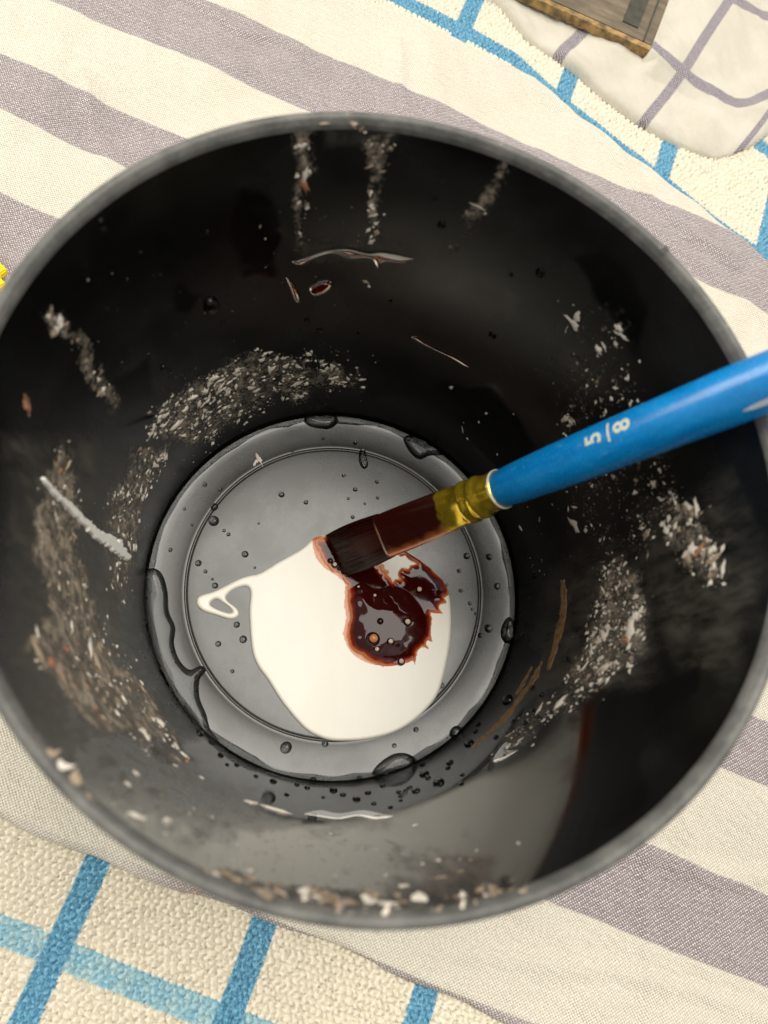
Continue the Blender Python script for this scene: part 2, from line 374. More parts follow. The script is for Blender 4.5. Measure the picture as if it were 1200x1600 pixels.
M = dict(wall=mat_wall(), floor=mat_floor(), rim=mat_rim(), water=mat_water(), paint=mat_paint(), stain=mat_stain(),
         striped=mat_striped(), waffle=mat_waffle(), check=mat_check(), handle=mat_handle(), ferrule=mat_ferrule(), bristle=mat_bristle(), board=mat_board(),
         outer=mat_simple('black_plastic_outside', (0.012, 0.012, 0.012, 1), (0.02, 0.02, 0.019, 1), 0.4, 300, 0.15),
         fwhite=mat_flake('dried_white_flake_and_glint', (0.84, 0.78, 0.68, 1), (0.62, 0.50, 0.39, 1)),
         ftan=mat_flake('dried_tan_flake', (0.42, 0.33, 0.235, 1), (0.22, 0.15, 0.10, 1)),
         forange=mat_flake('dried_orange_flake', (0.50, 0.20, 0.09, 1), (0.40, 0.24, 0.15, 1)),
         speck=mat_simple('dried_specks', (0.70, 0.64, 0.54, 1), (0.86, 0.81, 0.72, 1), 0.25, 900, 0.2), tspeck=mat_simple('dried_tan_specks', (0.20, 0.145, 0.10, 1), (0.46, 0.36, 0.26, 1), 0.35, 900, 0.2),
         wstreak=mat_simple('dried_white_streak', (0.80, 0.78, 0.72, 1), (0.86, 0.84, 0.79, 1), 0.35, 900, 0.2),
         streak=mat_simple('dry_brown_streak', (0.16, 0.085, 0.035, 1), (0.33, 0.20, 0.10, 1), 0.6, 900, 0.5),
         table=mat_simple('dark_table', (0.14, 0.10, 0.07, 1), (0.2, 0.15, 0.1, 1), 0.5, 40, 0.1),
         mark=mat_simple('cream_print', (0.46, 0.50, 0.44, 1), (0.70, 0.70, 0.58, 1), 0.4, 1800, 0.0),
         greymark=mat_simple('worn_white_print', (0.45, 0.48, 0.52, 1), (0.60, 0.62, 0.64, 1), 0.5, 2500, 0.0),
         gold=mat_simple('chipped_gilt_edge', (0.10, 0.065, 0.03, 1), (0.40, 0.25, 0.085, 1), 0.6, 260, 0.5, 0.0005),
         inlay=mat_simple('dark_bar', (0.030, 0.030, 0.022, 1), (0.055, 0.05, 0.036, 1), 0.5, 300, 0.3),
         yellow=mat_simple('yellow_plastic', (0.85, 0.62, 0.0, 1), (0.88, 0.68, 0.01, 1), 0.35, 300, 0.1),
         bubble=mat_simple('bubble_bright_spot', (0.46, 0.32, 0.24, 1), (0.66, 0.52, 0.42, 1), 0.08, 900, 0.1),
         obubble=mat_simple('orange_bubble_bright_spot', (0.42, 0.15, 0.055, 1), (0.60, 0.26, 0.12, 1), 0.10, 900, 0.2),
         dkliquid=mat_simple('dark_liquid', (0.012, 0.004, 0.003, 1), (0.02, 0.006, 0.004, 1), 0.05, 900, 0.0),
         edge=mat_simple('white_collar', (0.62, 0.60, 0.54, 1), (0.5, 0.48, 0.42, 1), 0.35, 900, 0.1))

# ------------------------------------------------------------------ the table and the cloths
b = bmesh.new(); bmesh.ops.create_cube(b, size=1.0, matrix=Matrix.Translation((0.03, 0.06, -0.020)) @ Matrix.Diagonal((0.62, 0.62, 0.02, 1)))
bmesh.ops.bevel(b, geom=b.edges[:], offset=0.002, segments=2, affect='EDGES')
me = bpy.data.meshes.new('tabletop'); b.to_mesh(me); b.free(); me.materials.append(M['table'])
tag(link('tabletop', me), kind='structure')

def dn(P):  # metres in the plane -> thread coordinates, mm
    return np.stack([P[:, 0] * DD[0] + P[:, 1] * DD[1], P[:, 0] * NN[0] + P[:, 1] * NN[1]], 1) * 1000
def undn(q): return (q[:, :1] * DD + q[:, 1:2] * NN) / 1000
def curve_line(d): return np.interp(d, [-60, -31, -13, 7, 28, 49, 90, 130, 200], [201, 199.8, 197.5, 188.5, 181, 174.5, 160.6, 148, 130])

# waffle cloth (underneath): real cells, dense where it shows
ds = np.concatenate([np.arange(-210, -88, 4.0), np.arange(-88, 168, 0.37), np.arange(168, 200, 4.0)])
ns = np.concatenate([np.arange(-180, -128, 4.0), np.arange(-128, -73, 0.37), np.arange(-73, 146, 6.0), np.arange(146, 236, 0.37), np.arange(236, 270, 4.0)])
Dg, Ng = np.meshgrid(ds, ns); Q = np.stack([Dg.ravel(), Ng.ravel()], 1)
top = np.clip((Q[:, 1] - 40) / 60, 0, 1)
U = Q[:, 0] + 7 * np.clip((Q[:, 1] + 85) / 280, 0, 1.1)
V = Q[:, 1] + top * (200.2 - curve_line(Q[:, 0]))
def cells(P, px, py, seed):
    """distance to the border of a jittered grid of cells, 0 in the gaps"""
    r = np.random.default_rng(seed); T = r.random((97, 97, 2))
    g = P / np.array([px, py]); g = g + 0.18 * np.stack([vnoise(P, 3, 0.3), vnoise(P, 4, 0.3)], 1) * 2
    g[:, 0] += 0.35 * np.sin(g[:, 1] * PI)
    i = np.floor(g).astype(int); d1 = np.full(len(P), 9.); d2 = np.full(len(P), 9.)
    for a in (-1, 0, 1):
        for c in (-1, 0, 1):
            q = i + [a, c]; cen = q + 0.5 + 0.62 * (T[q[:, 0] % 97, q[:, 1] % 97] - 0.5)
            e = g - cen; d = np.hypot(e[:, 0], e[:, 1])
            d2 = np.minimum(d2, np.maximum(d1, d)); d1 = np.minimum(d1, d)
    return np.clip((d2 - d1) / 0.45, 0, 1)
cell = cells(np.stack([U, V], 1), 1.6, 1.5, 11)
xy = undn(Q)
wav = (vnoise(Q, 21, 0.03) - 0.5) * 3.0 + (vnoise(Q, 22, 0.09) - 0.5) * 0.9
z = -3.2 + wav * np.clip(top + (Q[:, 1] < -70), 0, 1) * 0.6 + 1.5 * (np.clip(cell / 0.6, 0, 1) ** 2 * (3 - 2 * np.clip(cell / 0.6, 0, 1))) - 1.3 + 0.22 * cell
# a soft fold under the checked towel
me = mesh_np('waffle_towel', np.column_stack([xy, z / 1000]), grid_faces(len(ns), len(ds)), M['waffle'], True,
             {'cl': np.column_stack([U, V, np.zeros(len(U))]), 'cell': cell})
tag(link('waffle_towel', me), 'cream waffle weave towel with bright blue check lines, lying under the striped cloth', 'towel')

# striped cloth, on which the bucket stands
ds = np.arange(-205, 200, 1.2); tt = np.concatenate([np.linspace(0, .03, 14), np.linspace(.035, .965, 170), np.linspace(.97, 1, 14)])
nlo = -78.0 + 0.9 * np.sin(ds * 0.06) + 0.5 * np.sin(ds * 0.21 + 1)
nhi = np.minimum(curve_line(ds) - 0.9, 193 + 0.8 * np.sin(ds * 0.1)) + 0.5 * np.sin(ds * 0.33)
Q = np.stack([np.broadcast_to(ds, (len(tt), len(ds))), nlo[None] + tt[:, None] * (nhi - nlo)[None]], -1).reshape(-1, 2)
edge = np.minimum(Q[:, 1] - np.tile(nlo, len(tt)), np.tile(nhi, len(tt)) - Q[:, 1])
xy = undn(Q); rad = np.hypot(xy[:, 0], xy[:, 1]) * 1000
wr = (vnoise(Q, 31, 0.028) - 0.5) * 3.6 + (vnoise(Q @ np.array([[1, .3], [-.3, 1]]), 32, 0.08) - 0.5) * 1.5 + (vnoise(Q @ np.array([[.35, .9], [-.2, .6]]), 33, 0.22) - 0.5) * 0.7 + (vnoise(Q @ np.array([[.5, 1.2], [-.3, .9]]), 34, 0.4) - 0.5) * 0.22
for (a0, b0), (a1, b1), amp in (((-120, 168), (-30, 142), .9), ((-60, 190), (-20, 120), .7), ((10, 186), (80, 150), .9), ((40, 160), (150, 112), .7), ((-130, 120), (-85, 60), .8), ((70, -40), (150, -22), .9), ((60, -66), (140, -58), .7), ((95, -20), (105, -75), .6), ((-90, -60), (-30, -70), .7), ((20, -72), (70, -55), .6)):
    dd_, _ = seg_dist(Q + (vnoise(Q, 35, 0.05)[:, None] - .5) * 9, np.array([[a0, b0]], float), np.array([[a1, b1]], float)); wr = wr + amp * np.exp(-(dd_ / 1.5) ** 2) - 0.4 * amp * np.exp(-((dd_ - 3.2) / 2) ** 2)
z = -0.3 + wr * np.clip((rad - 52) / 45, 0, 1)
r_ = np.clip(edge / 2.6, 0, 1); z = z * np.clip(edge / 9, 0.25, 1) - 2.6 * (1 - np.sqrt(np.maximum(0, 1 - (1 - r_) ** 2)))
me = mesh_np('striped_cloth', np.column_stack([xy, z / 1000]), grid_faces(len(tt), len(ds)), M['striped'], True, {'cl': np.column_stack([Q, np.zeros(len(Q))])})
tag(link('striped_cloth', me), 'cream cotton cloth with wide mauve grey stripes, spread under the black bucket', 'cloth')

# checked towel, folded, at the top right
E_px = [(700, -150), (762, -32), (790, 0), (830, 48), (890, 90), (950, 140), (1000, 178), (1060, 213), (1100, 230), (1130, 236), (1170, 225), (1200, 208), (1260, 168), (1400, 90)]
E = smooth_poly(on_z(E_px, 0.001)[:, :2], 6, False)
outl = np.concatenate([E, [E[-1] + [0.02, 0.10], E[0] + [0.02, 0.10]]])
def px_lines(lines):
    return [(on_z(smooth_poly(l, 5, False), 0.002)[:, :2], hw * 0.000172) for l, hw in lines]
LN = px_lines([([(950, -15), (922, 32), (870, 84)], 12), ([(1160, -30), (1100, 60), (1065, 115), (1005, 190)], 10.5), ([(1215, 150), (1195, 185), (1155, 235)], 6),
               ([(1012, 78), (1065, 112), (1120, 142), (1168, 158), (1200, 146), (1260, 110)], 10.5), ([(1060, -45), (1130, -2), (1200, 22), (1260, 40)], 13)])
FL = on_z([(1015, 80), (1056, 0), (1085, -60)], 0.003)[:, :2]          # the edge of the flap laid over the board
def check_extra(G, d):
    m = np.zeros(len(G))
    for L, hw in LN:
        dd, _ = seg_dist(G, L[:-1], L[1:]); m = np.maximum(m, np.clip(1 - dd / hw * 0.5, 0, 1))
    q = dn(G)
    return {'line': m, 'cl': np.column_stack([q, np.zeros(len(q))])}
c0 = on_z([(1015, 78)], 0.004)[0]; c1 = on_z([(840, -1)], 0.004)[0]; ex = (c1 - c0); Lb = 0.095; ex /= np.linalg.norm(ex); ey = np.array([ex[1], -ex[0], 0.])
if ey[1] < 0: ey = -ey
def check_h(G, d):
    roll = np.sqrt(np.maximum(0, 1 - (1 - np.minimum(d / 0.0035, 1)) ** 2))
    q = G * 1000
    h = 0.0032 * roll + ((vnoise(q, 41, 0.06) - 0.5) * 0.0022 + (vnoise(q @ np.array([[.6, .9], [-.5, .5]]), 42, 0.14) - 0.5) * 0.0016 + (vnoise(q @ np.array([[.4, 1.], [-.3, .5]]), 43, 0.4) - 0.5) * 0.0005) * roll
    q2 = np.stack([(G - c0[:2]) @ ex[:2], (G - c0[:2]) @ ey[:2]], 1); s_, al = -q2[:, 0], q2[:, 1]
    up = (s_ > -0.0002) * np.clip((al + 0.007) / 0.006, 0, 1) * np.clip(1.0 - np.maximum(0, -al - 0.001) / 0.02 - 0, 0, 1)
    h += np.where(al > -0.001, 0.0050, 0.0050 * np.clip(1 - (-al - 0.001) / 0.006, 0, 1)) * np.clip((s_ + 0.0002) / 0.0004, 0, 1) * np.where(al > -0.001, 1, np.clip(s_ / 0.004, 0, 1)) * np.clip(1 - s_ / 0.05, 0.3, 1)
    dip = np.clip(1 - np.abs(al) / 0.003, 0, 1) * 0
    return h - dip
def c_loc(G): return np.stack([(G - c0[:2]) @ ex[:2], (G - c0[:2]) @ ey[:2]], 1)
def c_wld(q): return c0[:2] + q[:, :1] * ex[:2] + q[:, 1:2] * ey[:2]
me = film('checked_towel', [c_loc(outl)], 0.0005, lambda q, d: check_h(c_wld(q), d), lambda q, h: np.column_stack([c_wld(q), -0.0030 + h]), M['check'], 0.0004, lambda q, d: check_extra(c_wld(q), d))
if (ex[0] * ey[1] - ex[1] * ey[0]) < 0: me.flip_normals()
tag(link('checked_towel', me), 'off white towel with thin purple check lines, rumpled over the waffle towel at top right', 'towel')

# worn board lying on the checked towel, its right end under the fold
bo = empty('wooden_board'); tag(bo, 'worn brown wooden board with chipped golden edge and dark bar, half under the checked towel', 'board')
bo.location = tuple(c0); bo.rotation_euler = (0, 0, math.atan2(ex[1], ex[0]))
sgn = 1 if (ey[0] * -ex[1] + ey[1] * ex[0]) > 0 else -1
def slab(name, x0, x1, y0, y1, z0, z1, mat, parent, bev=0.0004, jag=0):
    bm = bmesh.new()
    nseg = 60 if jag else 1
    prev = None; vs = []
    for i in range(nseg + 1):
        x = x0 + (x1 - x0) * i / nseg; j = (random.random() ** 2) * jag
        vs.append([bm.verts.new((x, sgn * (y0 + j * 0.8), z0)), bm.verts.new((x, sgn * y1, z0)), bm.verts.new((x, sgn * y1, z1)), bm.verts.new((x, sgn * (y0 + j), z1 - j * 0.2))])
    for a, c in zip(vs[:-1], vs[1:]):
        for k in range(4): bm.faces.new((a[k], a[(k + 1) % 4], c[(k + 1) % 4], c[k]))
    bm.faces.new(vs[0]); bm.faces.new(vs[-1][::-1]); bmesh.ops.recalc_face_normals(bm, faces=bm.faces[:])
    if not jag: bmesh.ops.bevel(bm, geom=bm.edges[:], offset=bev, segments=2, affect='EDGES')
    me = bpy.data.meshes.new(name); bm.to_mesh(me); bm.free(); me.materials.append(mat)
    return link(name, me, parent)
slab('panel', -0.0003, Lb, 0.0022, 0.075, -0.0032, 0.0, M['board'], bo)
slab('gilt_edge', -0.0002, Lb, 0.0, 0.0023, -0.0034, -0.0001, M['gold'], bo, jag=0.0007)
slab('dark_bar', 0.0065, 0.0125, 0.007, 0.06, -0.001, 0.0004, M['inlay'], bo, 0.0001)
slab('groove_line', 0.0028, 0.0034, 0.0026, 0.06, -0.001, 0.00025, M['inlay'], bo, 0.00005)

# yellow corner at the left edge
yc = on_z([(8, 447)], 0.0005)[0]
bm = bmesh.new(); bmesh.ops.create_cube(bm, size=1, matrix=Matrix.Translation((-0.02, 0.0, 0.001)) @ Matrix.Diagonal((0.04, 0.03, 0.0022, 1)))
bmesh.ops.bevel(bm, geom=[e for e in bm.edges if abs(e.verts[0].co.z - e.verts[1].co.z) > 0.001], offset=0.003, segments=6, affect='EDGES')
bmesh.ops.bevel(bm, geom=[e for e in bm.edges if len(e.link_faces) == 2 and e.calc_face_angle() > 1.2], offset=0.0004, segments=2, affect='EDGES')
me = bpy.data.meshes.new('plastic_tag'); bm.to_mesh(me); bm.free(); me.materials.append(M['yellow'])
yo = link('plastic_tag', me); yo.rotation_euler = (0, 0, math.radians(-42)); yo.location = (yc[0] - 0.0064, yc[1] - 0.0105, 0.0026)
tag(yo, 'bright yellow plastic piece just poking in beside the rim at the left edge', 'plastic piece')

# ------------------------------------------------------------------ the bucket
bucket = empty('bucket'); tag(bucket, 'round black plastic bucket with paint crusted inner wall, seen from above', 'bucket')
NT_ = 360; TH = np.linspace(0, 2 * PI, NT_, endpoint=False)
def rdef(th):                                                    # the pot is not quite round
    return 1 + (6.7e-5 * np.cos(2 * th) - 1.6e-4 * np.sin(2 * th) + 1.9e-4 * np.cos(3 * th)) / 0.06
def lathe(name, prof, mat, attrs=None, wob=None):
    V = []
    for i, (r, z) in enumerate(prof):
        k = rdef(TH) * np.clip((z - 0.003) / 0.09, 0, 1) + (1 - np.clip((z - 0.003) / 0.09, 0, 1))
        rr = r * k + (wob[i] * 1 if wob is not None else 0)
        V.append(np.stack([rr * np.cos(TH), rr * np.sin(TH), np.full(NT_, z)], 1))
    V = np.concatenate(V); F = grid_faces(len(prof), NT_, True)[:, ::-1].copy()
    return mesh_np(name, V, F, mat, True, attrs(V) if attrs else None)
# regions of dried paint on the inner wall, outlined where the photograph shows them
REG = dict(
    arc=([(228, 690), (240, 645), (290, 600), (350, 568), (400, 545), (470, 556), (572, 580), (572, 608), (500, 612), (430, 632), (375, 655), (320, 690), (262, 695)], .75),
    arc2=([(215, 705), (262, 700), (240, 750), (222, 800), (210, 860), (208, 930), (190, 960), (168, 900), (165, 810), (185, 750)], .75),
    left=([(88, 692), (112, 705), (128, 790), (122, 850), (146, 930), (165, 985), (215, 1050), (262, 1120), (300, 1192), (262, 1190), (200, 1160), (130, 1130), (70, 1065), (40, 1010), (75, 960), (52, 880), (62, 780)], 1.0),
    lstreak=([(70, 478), (100, 486), (135, 540), (182, 620), (178, 652), (150, 610), (120, 555), (80, 515)], .9),
    drip1=([(460, 195), (488, 195), (484, 300), (474, 400), (460, 405), (464, 300)], .85),
    drip2=([(568, 215), (614, 205), (606, 290), (596, 380), (572, 385), (576, 290)], .85),
    drip3=([(782, 240), (800, 244), (770, 320), (745, 350), (714, 402), (704, 396), (736, 330)], .8),
    clump=([(874, 480), (930, 458), (985, 480), (994, 520), (960, 552), (900, 540)], .35),
    rspk=([(866, 560), (930, 545), (1005, 560), (1000, 610), (940, 655), (880, 690), (860, 640)], .42),
    mid=([(885, 740), (1030, 690), (1060, 760), (1020, 850), (940, 880), (900, 800)], .35),
    rblob=([(1035, 785), (1090, 770), (1105, 830), (1135, 885), (1120, 910), (1065, 895), (1040, 850)], .7),
    right=([(940, 875), (995, 885), (1008, 960), (1000, 1020), (955, 1062), (905, 1105), (850, 1130), (790, 1180), (762, 1205), (790, 1150), (860, 1090), (900, 1040), (930, 960)], .85),
    bott=([(60, 1170), (150, 1150), (260, 1200), (420, 1280), (700, 1330), (790, 1330), (770, 1400), (600, 1420), (380, 1380), (200, 1300), (100, 1230)], .22),
    brim=([(215, 1320), (300, 1345), (420, 1378), (560, 1398), (700, 1396), (800, 1370), (830, 1400), (700, 1440), (540, 1445), (400, 1425), (280, 1370)], .9))
HAZE = [([(60, 860), (110, 880), (150, 1000), (190, 1090), (120, 1100), (50, 1040)], 1.0, 22), ([(860, 900), (950, 860), (1020, 900), (1010, 1050), (900, 1120), (840, 1120)], .8, 20), ([(600, 1330), (700, 1310), (770, 1330), (790, 1390), (700, 1420), (610, 1410)], .8, 14), ([(330, 1260), (480, 1290), (600, 1285), (700, 1300), (560, 1310), (420, 1300)], .6, 10), ([(20, 700), (150, 690), (190, 800), (220, 1000), (330, 1200), (430, 1290), (300, 1330), (120, 1220), (10, 1050)], 1.0, 30),
        ([(1000, 800), (1140, 760), (1180, 900), (1150, 1060), (1020, 1000)], .7, 30), ([(460, 385), (560, 372), (650, 388), (640, 408), (540, 402), (470, 412)], .9, 6),
        ([(480, 190), (640, 190), (600, 240), (520, 230)], .8, 12)]
WET = [[(120, 1150), (330, 1150), (600, 1222), (760, 1150), (880, 1060), (1000, 1090), (1010, 1240), (860, 1390), (600, 1470), (300, 1400), (120, 1260)], [(370, 300), (430, 310), (440, 350), (425, 430), (380, 440), (365, 390)], [(240, 365), (275, 375), (265, 430), (245, 410)], [(275, 440), (320, 455), (300, 490), (270, 490)],
       [(1102, 1028), (1088, 1085), (1044, 1098), (1010, 1128), (988, 1165), (975, 1130), (945, 1085), (1000, 1080), (1050, 1062)], [(930, 1150), (960, 1110), (985, 1100), (960, 1140)],
       [(850, 1222), (875, 1195), (900, 1178), (880, 1205)], [(890, 410), (960, 400), (1010, 470), (1000, 560), (940, 470)], [(180, 600), (240, 560), (250, 700), (200, 700)],
       [(640, 605), (780, 600), (830, 700), (780, 740), (700, 650)]]
def wall_attrs(V):
    p = proj(V); o = {'grime': np.zeros(len(V)), 'wet': np.zeros(len(V)), 'haze': np.zeros(len(V))}
    wob = np.stack([vnoise(p, 51, 0.03), vnoise(p, 52, 0.03)], 1) * 40 - 20
    def put(k, poly, s, f):
        P = np.array(poly, float); q = p + wob * min(1, f / 14)
        d, _ = seg_dist(q, P, np.roll(P, -1, 0)); d = np.where(inside(q, [P]), d, -d)
        o[k] = np.maximum(o[k], s * np.clip(0.5 + d / (2 * f), 0, 1))
    for k, (poly, s) in REG.items(): put('grime', poly, s, 9)
    for poly, s, f in HAZE: put('haze', poly, s, f)
    for poly in WET: put('wet', poly, 1, 6)
    return o
prof = [(R0 + KW * (zz - Z0), zz) for zz in np.linspace(Z0 - 0.0004, Z1, 180)]
link('wall', lathe('wall', prof, M['wall'], wall_attrs), bucket)
def rm(r, z): return (r, z)
link('rim', lathe('rim', [(0.0582, 0.0946), (0.05828, 0.0953), (0.0584, 0.0958), (0.0586, 0.0960), (0.0587, 0.0963), (0.0590, 0.0966), (0.0594, 0.0967), (0.0599, 0.0966),
                          (0.0602, 0.0963), (0.0603, 0.0957), (0.0603, 0.0900), (0.0600, 0.0892), (0.0592, 0.0890)], M['rim']), bucket)
link('outer_wall', lathe('outer_wall', [(0.0592, 0.0892), (0.0480, 0.002), (0.0474, 0.0008), (0.0465, 0.0004), (0.0002, 0.0006)], M['outer']), bucket)
fp = [(0.0002, FZ)] + [(r, FZ) for r in np.linspace(0.004, 0.0370, 14)]
fp += [(0.0374, FZ - 0.00002), (0.03755, FZ - 0.00022), (0.0377, FZ - 0.00030), (0.03785, FZ - 0.00018), (0.0380, FZ + 0.00008), (0.0383, FZ + 0.00012), (0.0388, FZ + 0.00006)]
fp += [(0.0395, FZ - 0.00002), (0.0410, FZ - 0.00008), (0.0425, FZ - 0.00010), (0.0440, FZ - 0.00006), (0.0453, FZ - 0.00000), (0.0462, FZ + 0.00014), (0.0471, FZ + 0.0006)]
link('floor', lathe('floor', fp, M['floor']), bucket)

# irregular flakes of dried paint (parts of the bucket), five shapes in three colours, sharing meshes
def flake_mesh(i, mat, elong):
    r = random.Random(100 + i); n = 11; V = [(0, 0, 0.42)]; F = []
    for ring, (s, zz) in enumerate(((0.55, 0.36), (1.0, 0.0))):
        for k in range(n):
            a = 2 * PI * k / n; q = s * (0.30 + 1.05 * r.random() ** 1.3)
            V.append((q * math.cos(a) * elong, q * math.sin(a), zz * (0.6 + 0.8 * r.random()) - (0.12 if ring else 0)))
    for k in range(n):
        k2 = (k + 1) % n
        F.append((0, 1 + k, 1 + k2)); F.append((1 + k, 1 + n + k, 1 + n + k2, 1 + k2))
    return mesh_np('paint_flake', V, F, mat, True)
FM = {c: [flake_mesh(i + 20 * j, M[c], 0.9 + 0.5 * (i % 4)) for i in range(7)] for j, c in enumerate(('fwhite', 'ftan', 'forange'))}
def wall_frame(P, ang):
    th = math.atan2(P[1], P[0]); n = Vector((-math.cos(th), -math.sin(th), KW)).normalized()
    t = Vector((-math.sin(th), math.cos(th), 0)); u = n.cross(t)
    a = t * math.cos(ang) + u * math.sin(ang); b_ = n.cross(a)
    m = Matrix((a, b_, n)).transposed().to_4x4(); m.translation = Vector(P); return m
def floor_frame(P, ang):
    m = Matrix.Rotation(ang, 4, 'Z'); m.translation = Vector(P); return m
nflake = 0
def add_flake(p, size_px, col, where='wall', ang=None, parent=bucket):
    global nflake
    if nflake >= 292: return
    nflake += 1
    P = on_wall([p])[0] if where == 'wall' else on_z([p], FZ)[0]
    if where == 'wall' and P[2] > Z1:
        P = on_z([p], 0.0958)[0]; where = 'floor'; k_r = math.hypot(P[0], P[1]); P[:2] *= min(1, 0.0593 / k_r)
    dist = np.linalg.norm(P - CAM); s = size_px * dist / FPX * 0.5
    o = bpy.data.objects.new('paint_flake', random.choice(FM[col])); COL.objects.link(o); o.parent = parent
    a = random.uniform(0, 2 * PI) if ang is None else ang
    m = (wall_frame if where == 'wall' else floor_frame)(P, a)
    o.matrix_basis = m @ Matrix.Diagonal((s, s * random.uniform(0.5, 0.9), s * random.uniform(0.35, 0.7), 1))
def pick(poly, n):
    P = np.array(poly, float); lo_, hi = P.min(0), P.max(0); out = []
    while len(out) < n:
        q = lo_ + rng.random((n * 4, 2)) * (hi - lo_)
        out += list(q[inside(q, [P])])
    return np.array(out[:n])
# single pieces one can pick out; some pale near-wall ones imitate wet glints
for p, s, c in [((597, 593), 0, 'fwhite'), ((897, 505), 34, 'fwhite'), ((903, 492), 24, 'fwhite'), ((886, 512), 14, 'fwhite'), ((968, 512), 30, 'fwhite'), ((973, 524), 22, 'fwhite'), ((962, 536), 18, 'fwhite'), ((935, 545), 26, 'fwhite'), ((944, 540), 16, 'fwhite'),
                ((930, 485), 13, 'fwhite'), ((705, 605), 17, 'fwhite'), ((723, 672), 10, 'fwhite'), ((730, 685), 8, 'fwhite'), ((760, 646), 12, 'fwhite'), ((883, 655), 18, 'fwhite'), ((889, 665), 11, 'fwhite'), ((897, 820), 20, 'fwhite'), ((900, 828), 14, 'fwhite'),
                ((813, 825), 13, 'fwhite'), ((1020, 756), 17, 'fwhite'), ((1030, 735), 11, 'fwhite'), ((1076, 792), 20, 'fwhite'), ((1088, 795), 16, 'fwhite'), ((1080, 860), 30, 'fwhite'), ((1094, 858), 18, 'forange'), ((1070, 868), 16, 'fwhite'),
                ((985, 980), 30, 'fwhite'), ((990, 965), 22, 'fwhite'), ((978, 1000), 20, 'forange'), ((943, 992), 22, 'fwhite'), ((936, 1002), 14, 'fwhite'), ((944, 1043), 24, 'fwhite'), ((938, 1050), 14, 'ftan'), ((982, 1040), 16, 'fwhite'), ((874, 1100), 22, 'fwhite'),
                ((521, 591), 16, 'fwhite'), ((519, 598), 12, 'fwhite'), ((538, 597), 10, 'fwhite'), ((566, 593), 11, 'fwhite'), ((476, 277), 20, 'fwhite'), ((476, 288), 17, 'forange'), ((581, 325), 11, 'fwhite'), ((581, 377), 12, 'fwhite'), ((611, 232), 15, 'ftan'), ((578, 260), 13, 'ftan'),
                ((598, 268), 14, 'ftan'), ((768, 285), 14, 'fwhite'), ((750, 322), 20, 'fwhite'), ((712, 392), 15, 'fwhite'), ((716, 380), 10, 'fwhite'), ((572, 440), 16, 'ftan'), ((576, 447), 10, 'fwhite'), ((96, 507), 19, 'fwhite'), ((103, 507), 12, 'ftan'), ((80, 486), 12, 'ftan'),
                ((370, 580), 18, 'fwhite'), ((335, 590), 20, 'fwhite'), ((320, 612), 22, 'fwhite'), ((302, 620), 22, 'fwhite'), ((290, 640), 18, 'fwhite'), ((312, 632), 16, 'fwhite'), ((275, 665), 20, 'fwhite'), ((258, 650), 14, 'fwhite'), ((345, 605), 13, 'fwhite'), ((308, 655), 10, 'fwhite'), ((242, 727), 14, 'fwhite'), ((228, 767), 9, 'fwhite'),
                ((150, 1035), 30, 'ftan'), ((140, 1010), 28, 'fwhite'), ((120, 1030), 18, 'fwhite'), ((95, 1050), 44, 'ftan'), ((60, 1022), 36, 'ftan'), ((80, 1035), 40, 'forange'), ((55, 1000), 30, 'ftan'), ((250, 1130), 30, 'fwhite'), ((240, 1125), 24, 'fwhite'), ((275, 1165), 22, 'fwhite'), ((288, 1180), 24, 'fwhite'), ((292, 1190), 18, 'forange'), ((228, 1150), 26, 'fwhite'),
                ((212, 1208), 22, 'fwhite'), ((199, 1225), 18, 'fwhite'), ((213, 1276), 30, 'fwhite'), ((315, 1215), 15, 'fwhite'), ((392, 1254), 26, 'fwhite'), ((433, 1266), 28, 'fwhite'), ((440, 1272), 20, 'ftan'), ((649, 1290), 15, 'fwhite'), ((75, 1180), 20, 'ftan'), ((92, 1200), 22, 'fwhite'), ((112, 1222), 24, 'ftan'), ((60, 1150), 16, 'ftan'), ((135, 1250), 20, 'ftan'), ((660, 1350), 14, 'fwhite'), ((685, 1345), 18, 'fwhite'), ((720, 1362), 16, 'ftan'), ((745, 1330), 14, 'fwhite'), ((690, 1372), 20, 'ftan'), ((810, 1318), 15, 'fwhite'), ((630, 1385), 26, 'fwhite'), ((735, 1345), 14, 'ftan'),
                ((95, 735), 18, 'forange'), ((100, 790), 14, 'fwhite'), ((42, 635), 18, 'forange'), ((100, 760), 14, 'fwhite'), ((108, 690), 10, 'ftan')]:
    if s: add_flake(p, s, c)
add_flake((404, 717), 14, 'fwhite', 'floor'); add_flake((398, 724), 8, 'fwhite', 'floor')
# crust along the near rim
for p in pick(REG['brim'][0], 40): add_flake(p, random.uniform(9, 27), random.choice(('fwhite', 'ftan', 'ftan', 'ftan')))
for p in pick([(500, 182), (600, 180), (680, 192), (690, 204), (600, 194), (500, 196)], 12): add_flake(p, random.uniform(6, 14), random.choice(('ftan', 'ftan', 'forange', 'fwhite')))
for k, n, s0, s1, cs in (('left', 58, 8, 20, ('ftan', 'ftan', 'fwhite', 'fwhite', 'forange')), ('arc', 34, 5, 11, ('fwhite',)), ('right', 30, 6, 14, ('fwhite', 'fwhite', 'ftan')), ('rblob', 10, 8, 18, ('ftan', 'fwhite')), ('rspk', 14, 5, 10, ('fwhite', 'ftan')), ('arc2', 16, 4, 9, ('fwhite', 'ftan'))):
    for p in pick(REG[k][0], n): add_flake(p, random.uniform(s0, s1), random.choice(cs))
